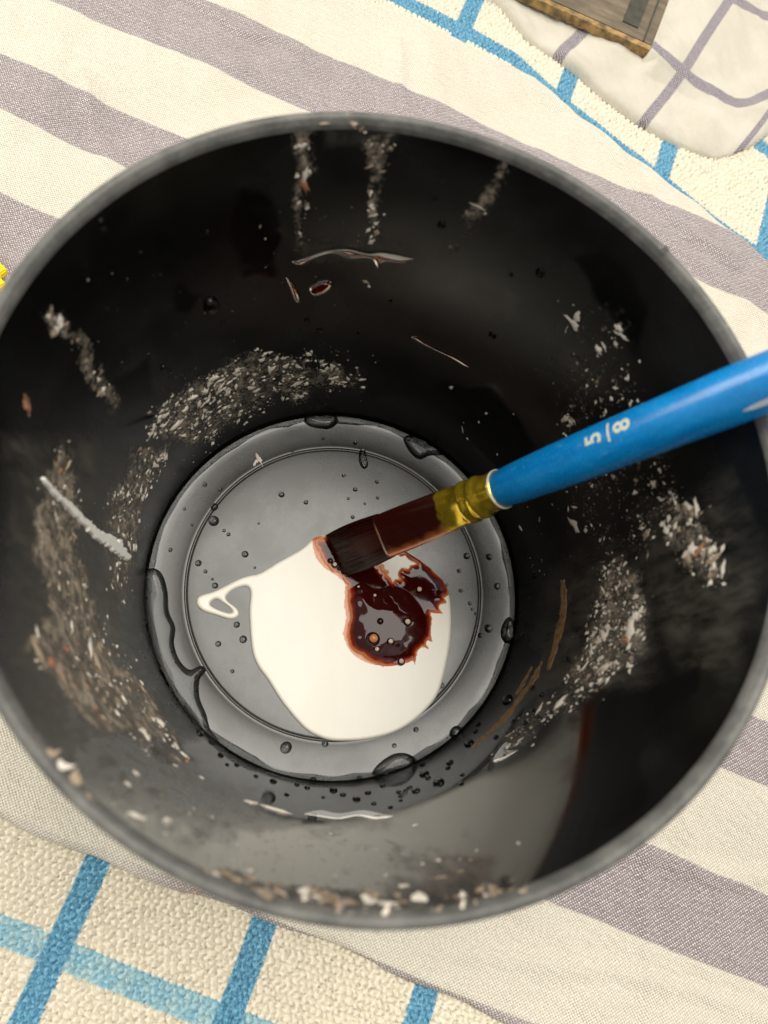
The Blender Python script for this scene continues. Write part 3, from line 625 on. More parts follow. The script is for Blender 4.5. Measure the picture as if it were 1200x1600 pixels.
# the finest specks: joined
VV, FF = [], []; nv = 0
octa = np.array([(1, 0, 0), (0, 1, 0), (-1, 0, 0), (0, -1, 0), (0, 0, .7), (0, 0, -.7)], float)
of = np.array([(0, 1, 4), (1, 2, 4), (2, 3, 4), (3, 0, 4)])
def specks(poly, n, s0, s1, tan=0.0, clump=0.7, spread=1.0):
    """specks gathered in clumps, so that crusts build up and thin out"""
    global nv
    P2 = np.array(poly, float); pts = pick(poly, n); ce = pick(poly, max(3, n // 26))
    w_ = rng.random(len(ce)) ** 2 + 0.05; w_ /= w_.sum()
    k = rng.random(n) < clump; ci = rng.choice(len(ce), n, p=w_)
    sd = (4 + 12 * rng.random(len(ce)) ** 2) * spread
    pts = np.where(k[:, None], ce[ci] + rng.normal(size=(n, 2)) * sd[ci][:, None], pts)
    for j, P in enumerate(on_wall(pts)):
        if P[2] > Z1 - 0.0004 or P[2] < Z0 + 0.001: continue
        s = (s0 * random.uniform(0.7, 1.5) + (s1 - s0) * 2.8 * random.random() ** 9) * np.linalg.norm(P - CAM) / FPX * 0.5
        m = wall_frame(P, random.gauss(1.57, 0.8))
        q = octa * np.array([s * random.uniform(0.8, 2.2), s, s * 0.7]) * (0.35 + 1.1 * rng.random((6, 1)))
        T_ = random.random() < tan
        (VT if T_ else VV).append(q @ np.array(m.to_3x3()).T + P)
VT = []
for k, n, tan in (('arc', 1700, .1), ('arc2', 1100, .3), ('left', 2300, .62), ('lstreak', 220, .5), ('drip1', 210, .5), ('drip2', 260, .45), ('drip3', 120, .4), ('clump', 260, .25), ('rspk', 560, .35), ('mid', 480, .35), ('rblob', 380, .4), ('right', 1700, .25), ('bott', 260, .3)):
    specks(REG[k][0], n, 0.9, 4.2, tan, spread=0.3 if 'drip' in k or k == 'lstreak' else 1.0)
specks(REG['brim'][0], 420, 3, 13, .6); specks([(500, 186), (640, 184), (700, 206), (600, 205), (500, 204)], 60, 1, 5, .6)
specks([(215, 705), (300, 560), (480, 530), (660, 560), (700, 620), (430, 660), (250, 760)], 190, 0.8, 2.4, .3, .2)
specks([(640, 590), (900, 560), (1000, 700), (900, 900), (830, 900), (800, 760)], 190, 0.8, 2.6, .4, .3)
specks([(100, 420), (600, 260), (1000, 460), (900, 560), (500, 500), (180, 640)], 140, 0.8, 2.2, .3, .2)
tag(link('tan_paint_specks', mesh_np('tan_paint_specks', np.concatenate(VT), np.concatenate([of + 6 * i for i in range(len(VT))]), M['tspeck'], False), bucket), kind='stuff')
FF = [of + 6 * i for i in range(len(VV))]
tag(link('paint_specks', mesh_np('paint_specks', np.concatenate(VV), np.concatenate(FF), M['speck'], False), bucket), kind='stuff')

# strips of film on the wall: white streak, brown dry-brush streaks
def wall_strip(name, px, wpx, mat, h, res=0.0002, parent=bucket, jag=0.3, seed=1):
    c = smooth_poly(px, 6, False); r = np.random.default_rng(seed)
    t = np.gradient(c, axis=0); t /= np.linalg.norm(t, axis=1)[:, None]; n = np.stack([-t[:, 1], t[:, 0]], 1)
    k = np.linspace(0, 1, len(c)); wd = np.interp(k, np.linspace(0, 1, len(wpx)), wpx) * 0.5
    a = c + n * (wd * (1 + jag * (r.random(len(c)) - .5) * 2))[:, None]; b_ = c - n * (wd * (1 + jag * (r.random(len(c)) - .5) * 2))[:, None]
    uv = wall_uv(on_wall(np.concatenate([a, b_[::-1]])))
    return link(name, film(name, [uv], res, dome_h(h, 0.0006), wall_map, mat), parent)
o = wall_strip('paint_streak', [(64, 746), (85, 772), (108, 792), (130, 815), (150, 835), (172, 848), (188, 862), (200, 874)], [6, 10, 12, 12, 15, 20, 16, 8], M['wstreak'], 0.0007, seed=3, jag=0.25)
tag(o, 'white wet paint streak down the left wall'); 
wall_strip('paint_streak', [(186, 842), (186, 856), (180, 866)], [5, 9, 6], M['wstreak'], 0.0005, seed=4, jag=.2)
for i, (l, wd) in enumerate([([(878, 905), (880, 950), (873, 985), (866, 1010), (856, 1045)], [4, 10, 13, 9, 3]), ([(884, 920), (883, 960), (874, 1000)], [2, 4, 2]), ([(846, 1034), (835, 1060), (812, 1092), (780, 1130), (738, 1168)], [5, 10, 9, 10, 3]), ([(832, 1042), (818, 1068), (806, 1086)], [2, 4, 2]),
                            ([(37, 615), (44, 632), (45, 655)], [6, 14, 8]), ([(12, 695), (22, 706), (34, 718)], [5, 9, 5])]):
    q = np.array(l, float)
    for j in range(5 if i in (0, 2) else 2):
        o_ = (rng.random(2) - .5) * np.array([9, 6.]); u0 = int(rng.random() * 2) if len(q) > 3 else 0
        wall_strip('brown_streak', q[u0:] + o_ * (0.6 if j else 0), [x * random.uniform(0.25, 0.55) + 0.8 for x in wd[u0:]], M['streak'], 0.00005, 0.00013, jag=0.8, seed=10 + i * 7 + j)

# ------------------------------------------------------------------ water in the bucket
def floor_film(name, px, h, wd, res=0.00016, smooth=5):
    P = smooth_poly(px, smooth); return film(name, [on_z(P, FZ)[:, :2]], res, dome_h(h, wd), floor_map, M['water'])
def wall_film(name, px, h, wd, res=0.0002, smooth=5, mat=None):
    P = smooth_poly(px, smooth); return film(name, [wall_uv(on_wall(P))], res, dome_h(h, wd), wall_map, mat or M['water'])
o = link('water_puddle', floor_film('water_puddle', [(222, 898), (240, 888), (254, 898), (262, 925), (264, 955), (274, 980), (272, 1005), (280, 1030), (296, 1046), (314, 1040), (322, 1048), (312, 1062), (312, 1090), (322, 1115), (329, 1140), (343, 1160), (318, 1150), (285, 1115), (250, 1065), (232, 1010), (224, 950)], 0.0016, 0.0024))
tag(o, 'long winding puddle of clear water along the left edge of the bucket floor', 'water puddle')
for px, h, wd, lab in [([(474, 655), (488, 647), (505, 646), (524, 650), (528, 660), (515, 670), (495, 669), (480, 664)], 0.0016, 0.0019, 'clear water bead at the far edge of the bucket floor, above the white paint'),
                       ([(630, 686), (640, 680), (662, 682), (684, 698), (692, 712), (672, 712), (655, 718), (640, 706)], 0.0015, 0.0020, 'clear water bead on the floor edge just left of the blue handle'),
                       ([(582, 1212), (590, 1195), (615, 1178), (638, 1178), (652, 1190), (640, 1206), (612, 1214)], 0.0018, 0.0024, 'oblong clear water bead at the near floor edge, below the white paint'),
                       ([(795, 964), (806, 975), (809, 992), (800, 1006), (788, 1004), (782, 990), (786, 974)], 0.0018, 0.0019, 'teardrop of clear water at the right edge of the bucket floor'),
                       ([(712, 1134), (722, 1138), (722, 1152), (710, 1158), (702, 1150), (704, 1140)], 0.0015, 0.0015, 'round clear water bead at the lower right edge of the floor'),
                       ([(562, 704), (570, 702), (573, 715), (575, 728), (568, 733), (561, 722)], 0.0007, 0.0008, 'slim squiggle of clear water near the far groove of the floor')]:
    o = link('water_bead', floor_film('water_bead', px, h, wd)); tag(o, lab, 'water bead', 'large water beads on the bucket floor')
# thin ring of water caught where floor meets wall
wob = (np.interp(TH, np.linspace(0, 2 * PI, 61), np.r_[rng.random(60), 0]) - 0.5)
wob[-6:] *= 0.2
ringp = [(0.0458, FZ + 0.0002), (0.0461, FZ + 0.00055), (0.0465, FZ + 0.00075), (0.0469, FZ + 0.0013), (0.04735, FZ + 0.0027)]
wb = [wob * 0.0012 * k for k in (1, 0.9, 0.5, .2, 0)]
o = link('water_ring', lathe('water_ring', ringp, M['water'], None, wb)); tag(o, 'thin wavy ring of water where the bucket floor meets the wall', 'water ring')
# films and smears of water on the wall
for px, lab in [([(455, 408), (480, 398), (510, 388), (545, 385), (575, 392), (600, 390), (640, 398), (655, 404), (630, 412), (600, 410), (590, 420), (578, 404), (545, 404), (520, 396), (490, 404), (470, 414)], 'long wavy smear of water on the far wall below the middle drip'),
                ([(446, 432), (454, 438), (464, 450), (470, 468), (462, 472), (454, 452)], 'curved hook of water on the far wall below the left drip'),
                ([(483, 450), (498, 438), (515, 436), (520, 446), (508, 458), (490, 462)], 'small curled water patch on the far wall right of the hook'),
                ([(668, 436), (684, 428), (700, 434), (686, 440)], 'small dark water lens on the far wall, upper of a pair'),
                ([(660, 478), (676, 472), (700, 486), (684, 488)], 'small dark water lens on the far wall, lower of a pair'),
                ([(726, 440), (740, 444), (760, 450), (790, 464), (826, 474), (810, 482), (775, 472), (748, 462)], 'long slanted water streak on the far wall right of the pair of lenses'),
                ([(640, 526), (656, 524), (668, 534), (690, 546), (716, 556), (740, 574), (728, 576), (700, 560), (676, 548), (656, 538)], 'thin broken water streak low on the far wall'),
                ([(842, 560), (850, 552), (872, 556), (880, 570), (862, 584), (846, 580)], 'small water patch on the right wall above the handle'),
                ([(770, 1190), (782, 1168), (795, 1158), (792, 1172), (812, 1172), (790, 1186)], 'ragged water patch on the near wall at lower right'),
                ([(474, 1272), (500, 1266), (530, 1271), (566, 1266), (600, 1272), (618, 1276), (590, 1281), (560, 1276), (530, 1281), (500, 1277)], 'flat streak of water on the near wall below the floor')]:
    o = link('water_smear', wall_film('water_smear', px, 0.00014, 0.0011)); tag(o, lab, 'water smear', 'water smears on the bucket wall')
# droplets
DV = [(0, 0, 1.0)]; DF = []; NA = 18; NRG = 6
for i in range(1, NRG + 1):
    a = i / NRG * PI / 2
    for k in range(NA): DV.append((math.sin(a) * math.cos(2 * PI * k / NA), math.sin(a) * math.sin(2 * PI * k / NA), math.cos(a) - (0.1 if i == NRG else 0)))
for k in range(NA): DF.append((0, 1 + k, 1 + (k + 1) % NA))
for i in range(NRG - 1):
    for k in range(NA):
        a, b_ = 1 + i * NA + k, 1 + i * NA + (k + 1) % NA; DF.append((a, a + NA, b_ + NA, b_))
drop_me = mesh_np('water_droplet', DV, DF, M['water'])
DL = {(334, 814): 'plump water droplet at the left groove of the bucket floor, below a smaller one', (447, 1168): 'large round water droplet alone on the outer floor ring, below the white paint',
      (330, 478): 'large round water droplet alone on the upper left inner wall', (686, 1223): 'large water droplet on the near wall, right of the oblong bead', (793, 1094): 'round water droplet on the right wall beside the brown streaks',
      (733, 1162): 'water droplet at the lower end of the brown streaks on the wall', (763, 982): 'water droplet on the right side of the floor, left of the teardrop', (845, 425): 'small round water droplet high on the upper right wall'}
def droplet(p, r, where):
    P = on_z([p], FZ)[0] if where == 'floor' else on_wall([p])[0]
    s = r * np.linalg.norm(P - CAM) / FPX * 1.08
    m = floor_frame(P, random.uniform(0, 6)) if where == 'floor' else wall_frame(P, 0)
    o = bpy.data.objects.new('water_droplet', drop_me); COL.objects.link(o)
    f = 1.0 if where == 'floor' else 1.7
    o.matrix_world = m @ Matrix.Diagonal((s * random.uniform(0.92, 1.08), s * (1 if f == 1 else random.uniform(1.1, 1.8)), s * 0.75, 1))
    if tuple(p) in DL: tag(o, DL[tuple(p)], 'water droplet', 'water droplets on the bucket ' + where)
    elif where == 'floor': tag(o, 'small clear round water droplet sitting on the bucket floor', 'water droplet', 'water droplets on the bucket floor')
    else: tag(o, 'small clear water droplet clinging to the inner wall of the bucket', 'water droplet', 'water droplets on the bucket wall')
for x, y, r in [(335, 792, 5.5), (334, 814, 7.5), (350, 829, 2.6), (357, 835, 3), (383, 866, 5), (310, 880, 4.8), (321, 893, 3), (332, 905, 2), (336, 915, 4.6), (440, 773, 4.4), (478, 785, 3.3), (398, 887, 2), (320, 757, 3.2), (344, 765, 3), (404, 818, 1.6), (266, 859, 3),
                (370, 976, 4.6), (380, 999, 5.4), (341, 1006, 4.2), (363, 1049, 3), (447, 1168, 8.5), (508, 1162, 4.8), (537, 743, 3), (589, 753, 3), (555, 765, 3.5), (544, 779, 2.4), (590, 778, 2.6), (570, 787, 2), (551, 808, 3), (729, 869, 5), (717, 892, 3), (764, 870, 5), (777, 916, 5),
                (720, 923, 3), (698, 914, 2.2), (734, 943, 3), (738, 952, 2.2), (743, 959, 2.2), (763, 982, 6), (750, 993, 4), (779, 1055, 4), (650, 1140, 3.6), (616, 1165, 3.2), (690, 1071, 4.2), (505, 685, 2.4), (555, 692, 3.2), (457, 705, 2.5), (288, 795, 2.2), (300, 820, 2)]: droplet((x, y), r, 'floor')
for x, y, r in [(560, 1216, 8), (489, 1219, 5.5), (427, 1221, 5), (400, 1213, 3.5), (464, 1226, 4), (480, 1231, 4), (521, 1235, 6), (536, 1242, 4.5), (557, 1249, 6), (575, 1239, 4.5), (584, 1256, 4), (660, 1195, 4), (663, 1210, 6.5), (669, 1216, 4), (703, 1192, 5), (686, 1223, 8), (650, 1236, 6), (640, 1231, 4),
                (623, 1238, 4), (626, 1244, 4), (626, 1251, 3), (722, 1211, 3.5), (721, 1225, 4), (733, 1162, 7), (793, 1094, 8), (747, 1132, 4), (743, 1143, 4), (820, 1129, 4), (801, 1127, 3), (775, 1152, 4), (700, 1200, 4), (832, 1075, 4), (840, 1120, 3), (886, 1030, 4), (846, 1085, 4), (833, 1110, 4), (330, 478, 11), (160, 350, 6), (324, 363, 3), (290, 507, 3), (350, 505, 3),
                (770, 523, 6), (255, 575, 4), (265, 580, 3), (330, 1160, 4), (312, 1146, 6), (345, 1180, 5), (370, 1195, 4), (355, 1195, 3), (680, 310, 4), (690, 350, 6), (845, 425, 7), (800, 428, 4), (500, 515, 5), (480, 500, 4), (610, 470, 3), (560, 520, 3), (885, 390, 3), (940, 370, 2.5), (1040, 390, 5), (150, 1060, 3), (835, 900, 4), (812, 960, 3), (860, 640, 3), (790, 1180, 4), (598, 1228, 4), (610, 1262, 4), (448, 1242, 4), (505, 1246, 3)]: droplet((x, y), r, 'wall')

# ------------------------------------------------------------------ white paint and the stain on it
main = [(492, 840), (470, 858), (435, 878), (416, 890), (402, 897), (388, 900), (373, 905), (349, 917), (332, 925), (311, 932), (307, 944), (317, 955), (338, 962), (358, 968), (370, 965), (373, 958), (369, 950), (357, 941), (353, 933), (363, 923), (379, 917), (388, 919), (391, 930),
        (389, 958), (393, 1013), (402, 1040), (417, 1061), (432, 1085), (446, 1105), (475, 1138), (501, 1153), (527, 1158), (571, 1156), (615, 1145), (651, 1123), (681, 1090), (695, 1050), (704, 999), (705, 955), (698, 918), (673, 889), (648, 871), (626, 857), (600, 845), (560, 838), (520, 835)]
hole = [(328, 945), (333, 938), (340, 937), (348, 942), (357, 948), (363, 956), (357, 958), (341, 953)]
pm = [on_z(smooth_poly(main, 4), FZ)[:, :2], on_z(smooth_poly(hole, 4), FZ)[:, :2]]
PH = 0.0008
def paint_h(G, d):
    return PH * np.sqrt(np.maximum(0, 1 - (1 - np.minimum(d / 0.0008, 1)) ** 2)) + (vnoise(G * 1000, 61, 0.12) - .5) * 0.00010 * np.minimum(d / 0.003, 1)
STAIN = [(492, 838), (488, 848), (491, 864), (500, 880), (514, 892), (530, 902), (540, 914), (538, 940), (541, 965), (537, 990), (543, 1010), (556, 1026), (575, 1036), (600, 1041), (620, 1040), (638, 1035), (645, 1032), (648, 1040), (650, 1031), (653, 1016), (660, 1010), (670, 1015), (666, 1006), (668, 1000), (676, 1003),
      (673, 988), (675, 966), (673, 957), (692, 959), (686, 950), (688, 944), (698, 942), (694, 934), (702, 929), (701, 921), (693, 905), (674, 887), (650, 870), (628, 857), (612, 852), (590, 850), (560, 846), (525, 842), (508, 838)]
sh = [(588, 870), (597, 861), (606, 858), (613, 862), (619, 864), (626, 870), (633, 868), (640, 875), (651, 881), (641, 884), (638, 889), (628, 887), (623, 893), (622, 899), (626, 906), (617, 905), (614, 910), (611, 904), (606, 899), (607, 892), (601, 889), (600, 883), (593, 879)]
def paint_x(G, d):
    S_ = on_z(smooth_poly(STAIN, 2), FZ + PH)[:, :2]; dd, _ = seg_dist(G, S_, np.roll(S_, -1, 0))
    bl = np.clip(1 - dd / (0.00015 + 0.0012 * vnoise(G * 1000, 91, 0.6) ** 4), 0, 1)
    H_ = on_z(np.array(sh, float), FZ + PH)[:, :2]; dh, _ = seg_dist(G, H_, np.roll(H_, -1, 0))
    return {'bleed': np.where(inside(G, [H_]), np.clip(1 - dh / 0.0005, 0, 1), np.where(inside(G, [S_]), 1.4, bl))}
o = link('paint_puddle', film('paint_puddle', pm, 0.00022, paint_h, floor_map, M['paint'], extra=paint_x)); tag(o, 'puddle of creamy white paint with a looped tail on the bucket floor', 'paint puddle')
def jagged(P, amp, n, seed):
    P = np.asarray(P, float); r = np.random.default_rng(seed); out = []
    for a, b_ in zip(P, np.roll(P, -1, 0)):
        for k in range(n): out.append(a + (b_ - a) * k / n + (r.random(2) - .5) * amp * (k > 0))
    return np.array(out)
sp_ = [on_z(jagged(STAIN, 2.6, 3, 5), FZ + PH)[:, :2], on_z(jagged(sh, 1.6, 2, 6), FZ + PH)[:, :2]]
A_ = pm[0]; B_ = np.roll(pm[0], -1, 0)
POOL = on_z(smooth_poly([(543, 926), (565, 912), (590, 920), (618, 916), (648, 936), (668, 966), (666, 1000), (648, 1022), (610, 1036), (570, 1032), (547, 1012), (540, 965)], 4), FZ + PH)[:, :2]
def stain_h(G, d):
    dd, _ = seg_dist(G, A_, B_); ins = inside(G, [A_]); dd = np.where(ins, dd, 0)
    base = paint_h(G, dd)
    p = proj(np.column_stack([G, np.full(len(G), FZ + PH)]))
    dp, _ = seg_dist(G, POOL, np.roll(POOL, -1, 0)); dp = np.where(inside(G, [POOL]), dp, 0)
    dp = np.maximum(0, dp + (vnoise(G * 1000, 72, 0.45) - .55) * 0.0012 * (dp > 0)); q = np.clip(dp / 0.0082, 0, 1)
    return base + 0.00004 + 0.00042 * np.sqrt(np.maximum(0, 1 - (1 - np.minimum(d / 0.0030, 1)) ** 2)) + 0.00155 * (1 - (1 - q) ** 2) + (vnoise(G * 1000, 71, 0.22) - .5) * 0.00016 * np.clip(d / 0.002, 0, 1)
def stain_x(G, d):
    p = proj(np.column_stack([G, np.full(len(G), FZ + PH)]))
    # the film is thin by the brush tip, along the left margin and beside the white star
    def blob(x, y, rx, ry): return np.clip(1.25 - np.hypot((p[:, 0] - x) / rx, (p[:, 1] - y) / ry), 0, 1)
    k = np.maximum.reduce([blob(500, 868, 26, 40), blob(540, 960, 26, 70), blob(592, 888, 22, 26), blob(560, 1028, 40, 22), blob(525, 900, 22, 12), blob(556, 930, 22, 22)])
    return {'thin': k * 1.0}
sm = film('stain_puddle', sp_, 0.00018, stain_h, floor_map, M['stain'], -0.00002, stain_x)
so = link('stain_puddle', sm); tag(so, 'glossy dark red brown wood stain with ragged edges pooled on the white paint', 'stain puddle')
# bubbles in the stain: lensed bright spot painted pale inside a dark collar of liquid
SV = np.empty(len(sm.vertices) * 3); sm.vertices.foreach_get('co', SV); SV = SV.reshape(-1, 3)
def stain_level(q): return SV[np.argmin(np.hypot(SV[:, 0] - q[0], SV[:, 1] - q[1])), 2] - FZ - PH - 0.0003
def bubble(px, r, mat):
    P = on_z([px], FZ + PH + 0.0006)[0]; P[2] = FZ + PH + 0.0002 + stain_level(P[:2]); s = r * np.linalg.norm(P - CAM) / FPX
    V, F = [], []; n = 16
    prof = [(0.01, 0.66), (0.20, 0.64), (0.36, 0.58), (0.46, 0.50), (0.60, 0.36), (0.70, 0.18), (0.78, 0.06), (0.86, -0.06)]
    for a, zz in prof:
        for k in range(n): V.append((a * s * math.cos(2 * PI * k / n), a * s * math.sin(2 * PI * k / n), zz * s))
    F = grid_faces(len(prof), n, True); me = mesh_np('bubble', V, F, M[mat]); me.materials.append(M['dkliquid'])
    me.polygons.foreach_set('material_index', [0 if i < 3 * n else 1 for i in range(len(me.polygons))])
    link('bubble', me, so, tuple(P))
for x, y, r, m_ in [(582, 999, 14, 'obubble'), (655, 921, 8, 'bubble'), (585, 931, 5, 'bubble'), (635, 973, 9, 'bubble'), (609, 1003, 8, 'bubble'), (588, 1015, 7, 'bubble'), (627, 1033, 8, 'bubble'), (593, 972, 7, 'dkliquid'), (516, 876, 6, 'dkliquid'), (523, 882, 7, 'bubble'), (530, 888, 5, 'dkliquid'), (537, 893, 6, 'dkliquid'), (560, 917, 4, 'bubble')]: bubble((x, y), r, m_)

# ------------------------------------------------------------------ the brush, leaning from the floor over the rim
brush = empty('paintbrush'); 
P0 = on_z([(522, 869)], FZ + 0.0022)[0]; P1 = on_z([(1196, 598)], 0.0966 + 0.0034)[0]
AX = (P1 - P0) / np.linalg.norm(P1 - P0)
def on_axis(px):
    """the point of the brush's axis seen nearest to this pixel"""
    r = ray([px])[0]; r /= np.linalg.norm(r); w0 = P0 - CAM; b_ = AX @ r
    d_, e_ = AX @ w0, r @ w0
    return (b_ * e_ - d_) / (1 - b_ * b_)
def ax_px(x):
    return on_axis((x, 869 + (598 - 869) * (x - 522) / (1196 - 522)))
mid = P0 + AX * ax_px(800); VW = CAM - mid; VW -= (VW @ AX) * AX; VW /= np.linalg.norm(VW)     # towards the viewer
UW = np.cross(VW, AX); UW /= np.linalg.norm(UW)                                                # across the brush
if (UW @ MW[:, 1]) < 0: UW = -UW                                                               # picture-up
tag(brush, 'flat paintbrush with blue handle and gold ferrule, leaning in the bucket, tip in stain', 'paintbrush')
def half(x, wpx):
    t = ax_px(x); return t, wpx * 0.5 * np.linalg.norm(P0 + AX * t - CAM) / FPX
def loft(name, secs, mat, n=40, cap0=True, cap1=True, attr=None, shape=1.0, off=None):
    """secs: (t, half width across, half thickness, exponent)"""
    V, at = [], []
    for i, (t, a, c, ex) in enumerate(secs):
        for k in range(n):
            q = 2 * PI * k / n; cs, sn = math.cos(q), math.sin(q)
            u = a * math.copysign(abs(cs) ** ex, cs); v = c * math.copysign(abs(sn) ** ex, sn)
            V.append(P0 + AX * t + UW * u + VW * v); at.append((t, cs, sn))
    V = np.array(V); F = grid_faces(len(secs), n, True).tolist()
    if cap0: F.append(list(range(n))[::-1])
    if cap1: F.append([(len(secs) - 1) * n + k for k in range(n)])
    bm = bmesh.new(); me = bpy.data.meshes.new(name); me.from_pydata(V.tolist(), [], F); bm.from_mesh(me); bmesh.ops.recalc_face_normals(bm, faces=bm.faces[:]); bm.to_mesh(me); bm.free()
    me.polygons.foreach_set('use_smooth', [True] * len(me.polygons)); me.materials.append(mat)
    if attr:
        for k, v in attr(np.array(at)).items():
            v = np.asarray(v, float)
            if v.ndim == 1: me.attributes.new(k, 'FLOAT', 'POINT').data.foreach_set('value', v)
            else: me.attributes.new(k, 'FLOAT_VECTOR', 'POINT').data.foreach_set('vector', v.ravel())
    return link(name, me, brush)
# handle
hw = [(784, 58), (800, 62), (840, 68), (900, 73), (960, 76), (1060, 80), (1165, 85), (1196, 86)]
T0, T1 = ax_px(784), ax_px(1196)
hs = [half(x, w_) for x, w_ in hw]
ht = np.array([h[0] for h in hs]); hr = np.array([h[1] for h in hs])
tail_t = np.array([T1 + 0.03, T1 + 0.06, T1 + 0.085, T1 + 0.1]); tail_r = np.array([0.0029, 0.0025, 0.0023, 0.0024])
ht = np.r_[ht, tail_t]; hr = np.r_[hr, tail_r]
tt = np.linspace(T0, T1 + 0.1, 90); rr = np.interp(tt, ht, hr)
k_ = np.ones(9) / 9; rs = np.convolve(np.pad(rr, 4, 'edge'), k_, 'valid'); rs[:4] = rr[:4]
endr = [(T1 + 0.1 + 0.0024 * math.sin(a), 0.0024 * math.cos(a)) for a in (0.4, 0.8, 1.2, 1.5)]
secs = [(T0 - 0.0006, rs[0] * 0.96, rs[0] * 0.96, 1)] + [(t, r, r, 1) for t, r in zip(tt, rs)] + [(t, r, r, 1) for t, r in endr]
hd = loft('handle', secs, M['handle'], 40, attr=lambda a: {'hc': np.stack([a[:, 0] * 1000, a[:, 1] * 4, a[:, 2] * 4], 1)})
def hrad(t): return float(np.interp(t, tt, rs))
def wrap(name, V2, F, mat, t0, ang0, lift=0.00006):
    """V2: (along towards the tip, picture-up) metres, laid on the handle's surface"""
    V = []
    for u, v in V2:
        t = t0 - u; r = hrad(t); a = ang0 + v / r
        V.append(P0 + AX * t + (VW * math.cos(a) + UW * math.sin(a)) * (r + lift))
    return link(name, mesh_np(name, V, F, mat, False), hd)
def glyph(ch, size):
    c = bpy.data.curves.new('glyph', 'FONT'); c.body = ch; c.size = size; c.align_x = 'CENTER'; c.align_y = 'CENTER'; c.resolution_u = 6; c.offset = size * 0.028
    o = bpy.data.objects.new('glyph', c); COL.objects.link(o); bpy.context.view_layer.update()
    me = bpy.data.meshes.new_from_object(o.evaluated_get(bpy.context.evaluated_depsgraph_get()))
    bm = bmesh.new(); bm.from_mesh(me); bmesh.ops.triangulate(bm, faces=bm.faces[:])
    for _ in range(2): bmesh.ops.subdivide_edges(bm, edges=[e for e in bm.edges if e.calc_length() > size * 0.12], cuts=1); bmesh.ops.triangulate(bm, faces=bm.faces[:])
    bm.verts.index_update()
    V = [(v.co.x, v.co.y) for v in bm.verts]; F = [[v.index for v in f.verts] for f in bm.faces]
    bm.free(); bpy.data.objects.remove(o); bpy.data.curves.remove(c); bpy.data.meshes.remove(me)
    return V, F
def px_m(x): return np.linalg.norm(P0 + AX * ax_px(x) - CAM) / FPX
A0 = 0.50
for ch, x in (('5', 951), ('8', 996)):
    V2, F = glyph(ch, 38 * px_m(x))
    # glyph up points to the tip, glyph right points picture-up
    wrap('size_number', [(v, u) for u, v in V2], F, M['mark'], ax_px(x), A0 + (0.05 if ch == '8' else 0))
k = px_m(975); ny = 9
V2 = []
for i in range(ny):
    y = (i / (ny - 1) - 0.5) * 31 * k
    V2 += [(-2 * k, y), (2 * k, y)]
wrap('fraction_bar', V2, [(2 * i, 2 * i + 1, 2 * i + 3, 2 * i + 2) for i in range(ny - 1)], M['mark'], ax_px(973.5), A0 + 0.03)
k = px_m(1170); V2, F = [], []; n = 24                                           # start of a white printed line lower on the handle
for i in range(n):
    s = -i / (n - 1) * 0.035; wd = (0.00055 * math.sqrt(max(0.02, 1 - (1 - min(i / 3, 1)) ** 2))) * (1 if i < 5 else 0.45)
    V2 += [(s, -wd), (s, wd)]
wrap('printed_line', V2, [(2 * i, 2 * i + 1, 2 * i + 3, 2 * i + 2) for i in range(n - 1)], M['greymark'], ax_px(1163), -0.62)
# ferrule
fs = []
for x, wpx, flat in [(598, 72, 0), (601, 73, 0), (640, 73, .05), (680, 71, .2), (712, 69, .42), (726, 66, .62), (729, 69, .66), (733, 72, .71), (737, 71.5, .74), (740, 67, .77), (743, 64.5, .8), (746, 67, .82), (750, 71, .86), (754, 71, .88), (757, 66.5, .9), (760, 64, .92), (766, 62.5, .95), (772, 63, 1), (778, 64, 1), (784, 63, 1)]:
    t, a = half(x, wpx * 0.97); fs.append((t, a, 0.0014 * (1 - flat) + a * flat, 1 - 0.35 * (1 - flat)))
t0f, t1f = fs[0][0], fs[-1][0]
fer = loft('ferrule', fs, M['ferrule'], 56, attr=lambda a: {'k': (a[:, 0] - t0f) / (t1f - t0f), 'side': np.clip(-a[:, 1], 0, 1)})
for x in (782.5,):
    cr = []
    for i in range(7):
        q = i / 6 * PI; t, a = half(x, 62); cr.append((t + 0.00022 * -math.cos(q), a + 0.00012 * math.sin(q) + 0.00002, a + 0.00012 * math.sin(q) + 0.00002, 1))
    loft('collar', cr, M['edge'], 40)
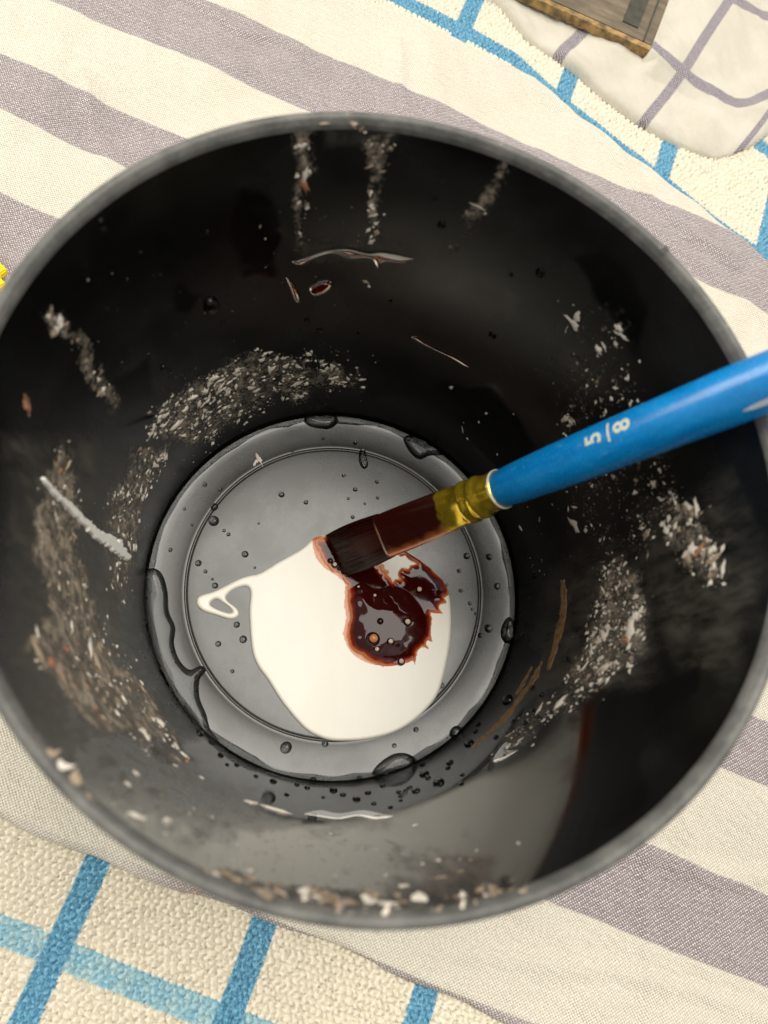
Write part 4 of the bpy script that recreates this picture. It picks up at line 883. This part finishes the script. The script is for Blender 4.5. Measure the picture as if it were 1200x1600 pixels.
# bristles: a soaked bundle, ridged by the hairs, and loose hairs at the tip
nb = 72
def bristle():
    V, H = [], []; r = np.random.default_rng(9); ph = r.random(nb); ln = r.random(nb)
    ts = np.linspace(0, 1, 16)
    t_end = fs[0][0] + 0.0012
    for ti in ts:
        for k in range(nb):
            q = 2 * PI * k / nb; cs, sn = math.cos(q), math.sin(q)
            ridge = 1 + 0.10 * math.sin(k * 2.9 + 3 * ph[k]) * ti
            wd = (0.0055 + 0.0006 * math.sin(ti * 2.6)) * (1 + 0.03 * (ln[k] - .5)); th = 0.00135 * (1 - 0.35 * ti)
            # the tip is cut slanting
            tip = -0.0005 * ln[k] * ti - 0.0011 * cs * ti
            t = t_end * (1 - ti) + 0.0006 * ti + tip
            sag = VW * (-0.0010 * ti * ti)
            V.append(P0 + AX * t + UW * wd * math.copysign(abs(cs) ** 0.7, cs) + VW * th * ridge * math.copysign(abs(sn) ** 0.8, sn) + sag); H.append(0.5 + 0.5 * math.sin(k * 2.9 + 3 * ph[k]))
    F = grid_faces(len(ts), nb, True).tolist(); F.append([(len(ts) - 1) * nb + k for k in range(nb)])
    V = [tuple(v) for v in V]
    for i in range(150):                                            # hairs
        u = random.uniform(-0.0056, 0.0056); t0 = random.uniform(0.002, 0.011); v = 0.00135 * math.sqrt(max(0, 1 - (u / 0.0058) ** 4)) + 0.00004
        base = len(V); rad = 0.00006
        for j in range(5):
            s = j / 4; t = t0 * (1 - s) - 0.0008 * s * random.random() - 0.0010 * (u / 0.0056) * s
            c = P0 + AX * t + UW * (u * (1 + 0.05 * (1 - t / 0.012))) + VW * (v * (1 - 0.3 * (1 - t / 0.012)) - 0.001 * (1 - t / 0.012) ** 2)
            for a in range(3):
                V.append(tuple(c + UW * rad * (1 - .7 * s) * math.cos(a * 2.1) + VW * rad * math.sin(a * 2.1))); H.append(0.3 + 0.7 * random.random())
        for j in range(4):
            for a in range(3):
                p, q = base + j * 3 + a, base + j * 3 + (a + 1) % 3; F.append([p, q, q + 3, p + 3])
    bm = bmesh.new(); me = bpy.data.meshes.new('bristles'); me.from_pydata(V, [], F); bm.from_mesh(me); bmesh.ops.recalc_face_normals(bm, faces=bm.faces[:]); bm.to_mesh(me); bm.free()
    me.polygons.foreach_set('use_smooth', [True] * len(me.polygons)); me.materials.append(M['bristle'])
    me.attributes.new('hair', 'FLOAT', 'POINT').data.foreach_set('value', np.array(H, float))
    return link('bristles', me, brush)
bristle()
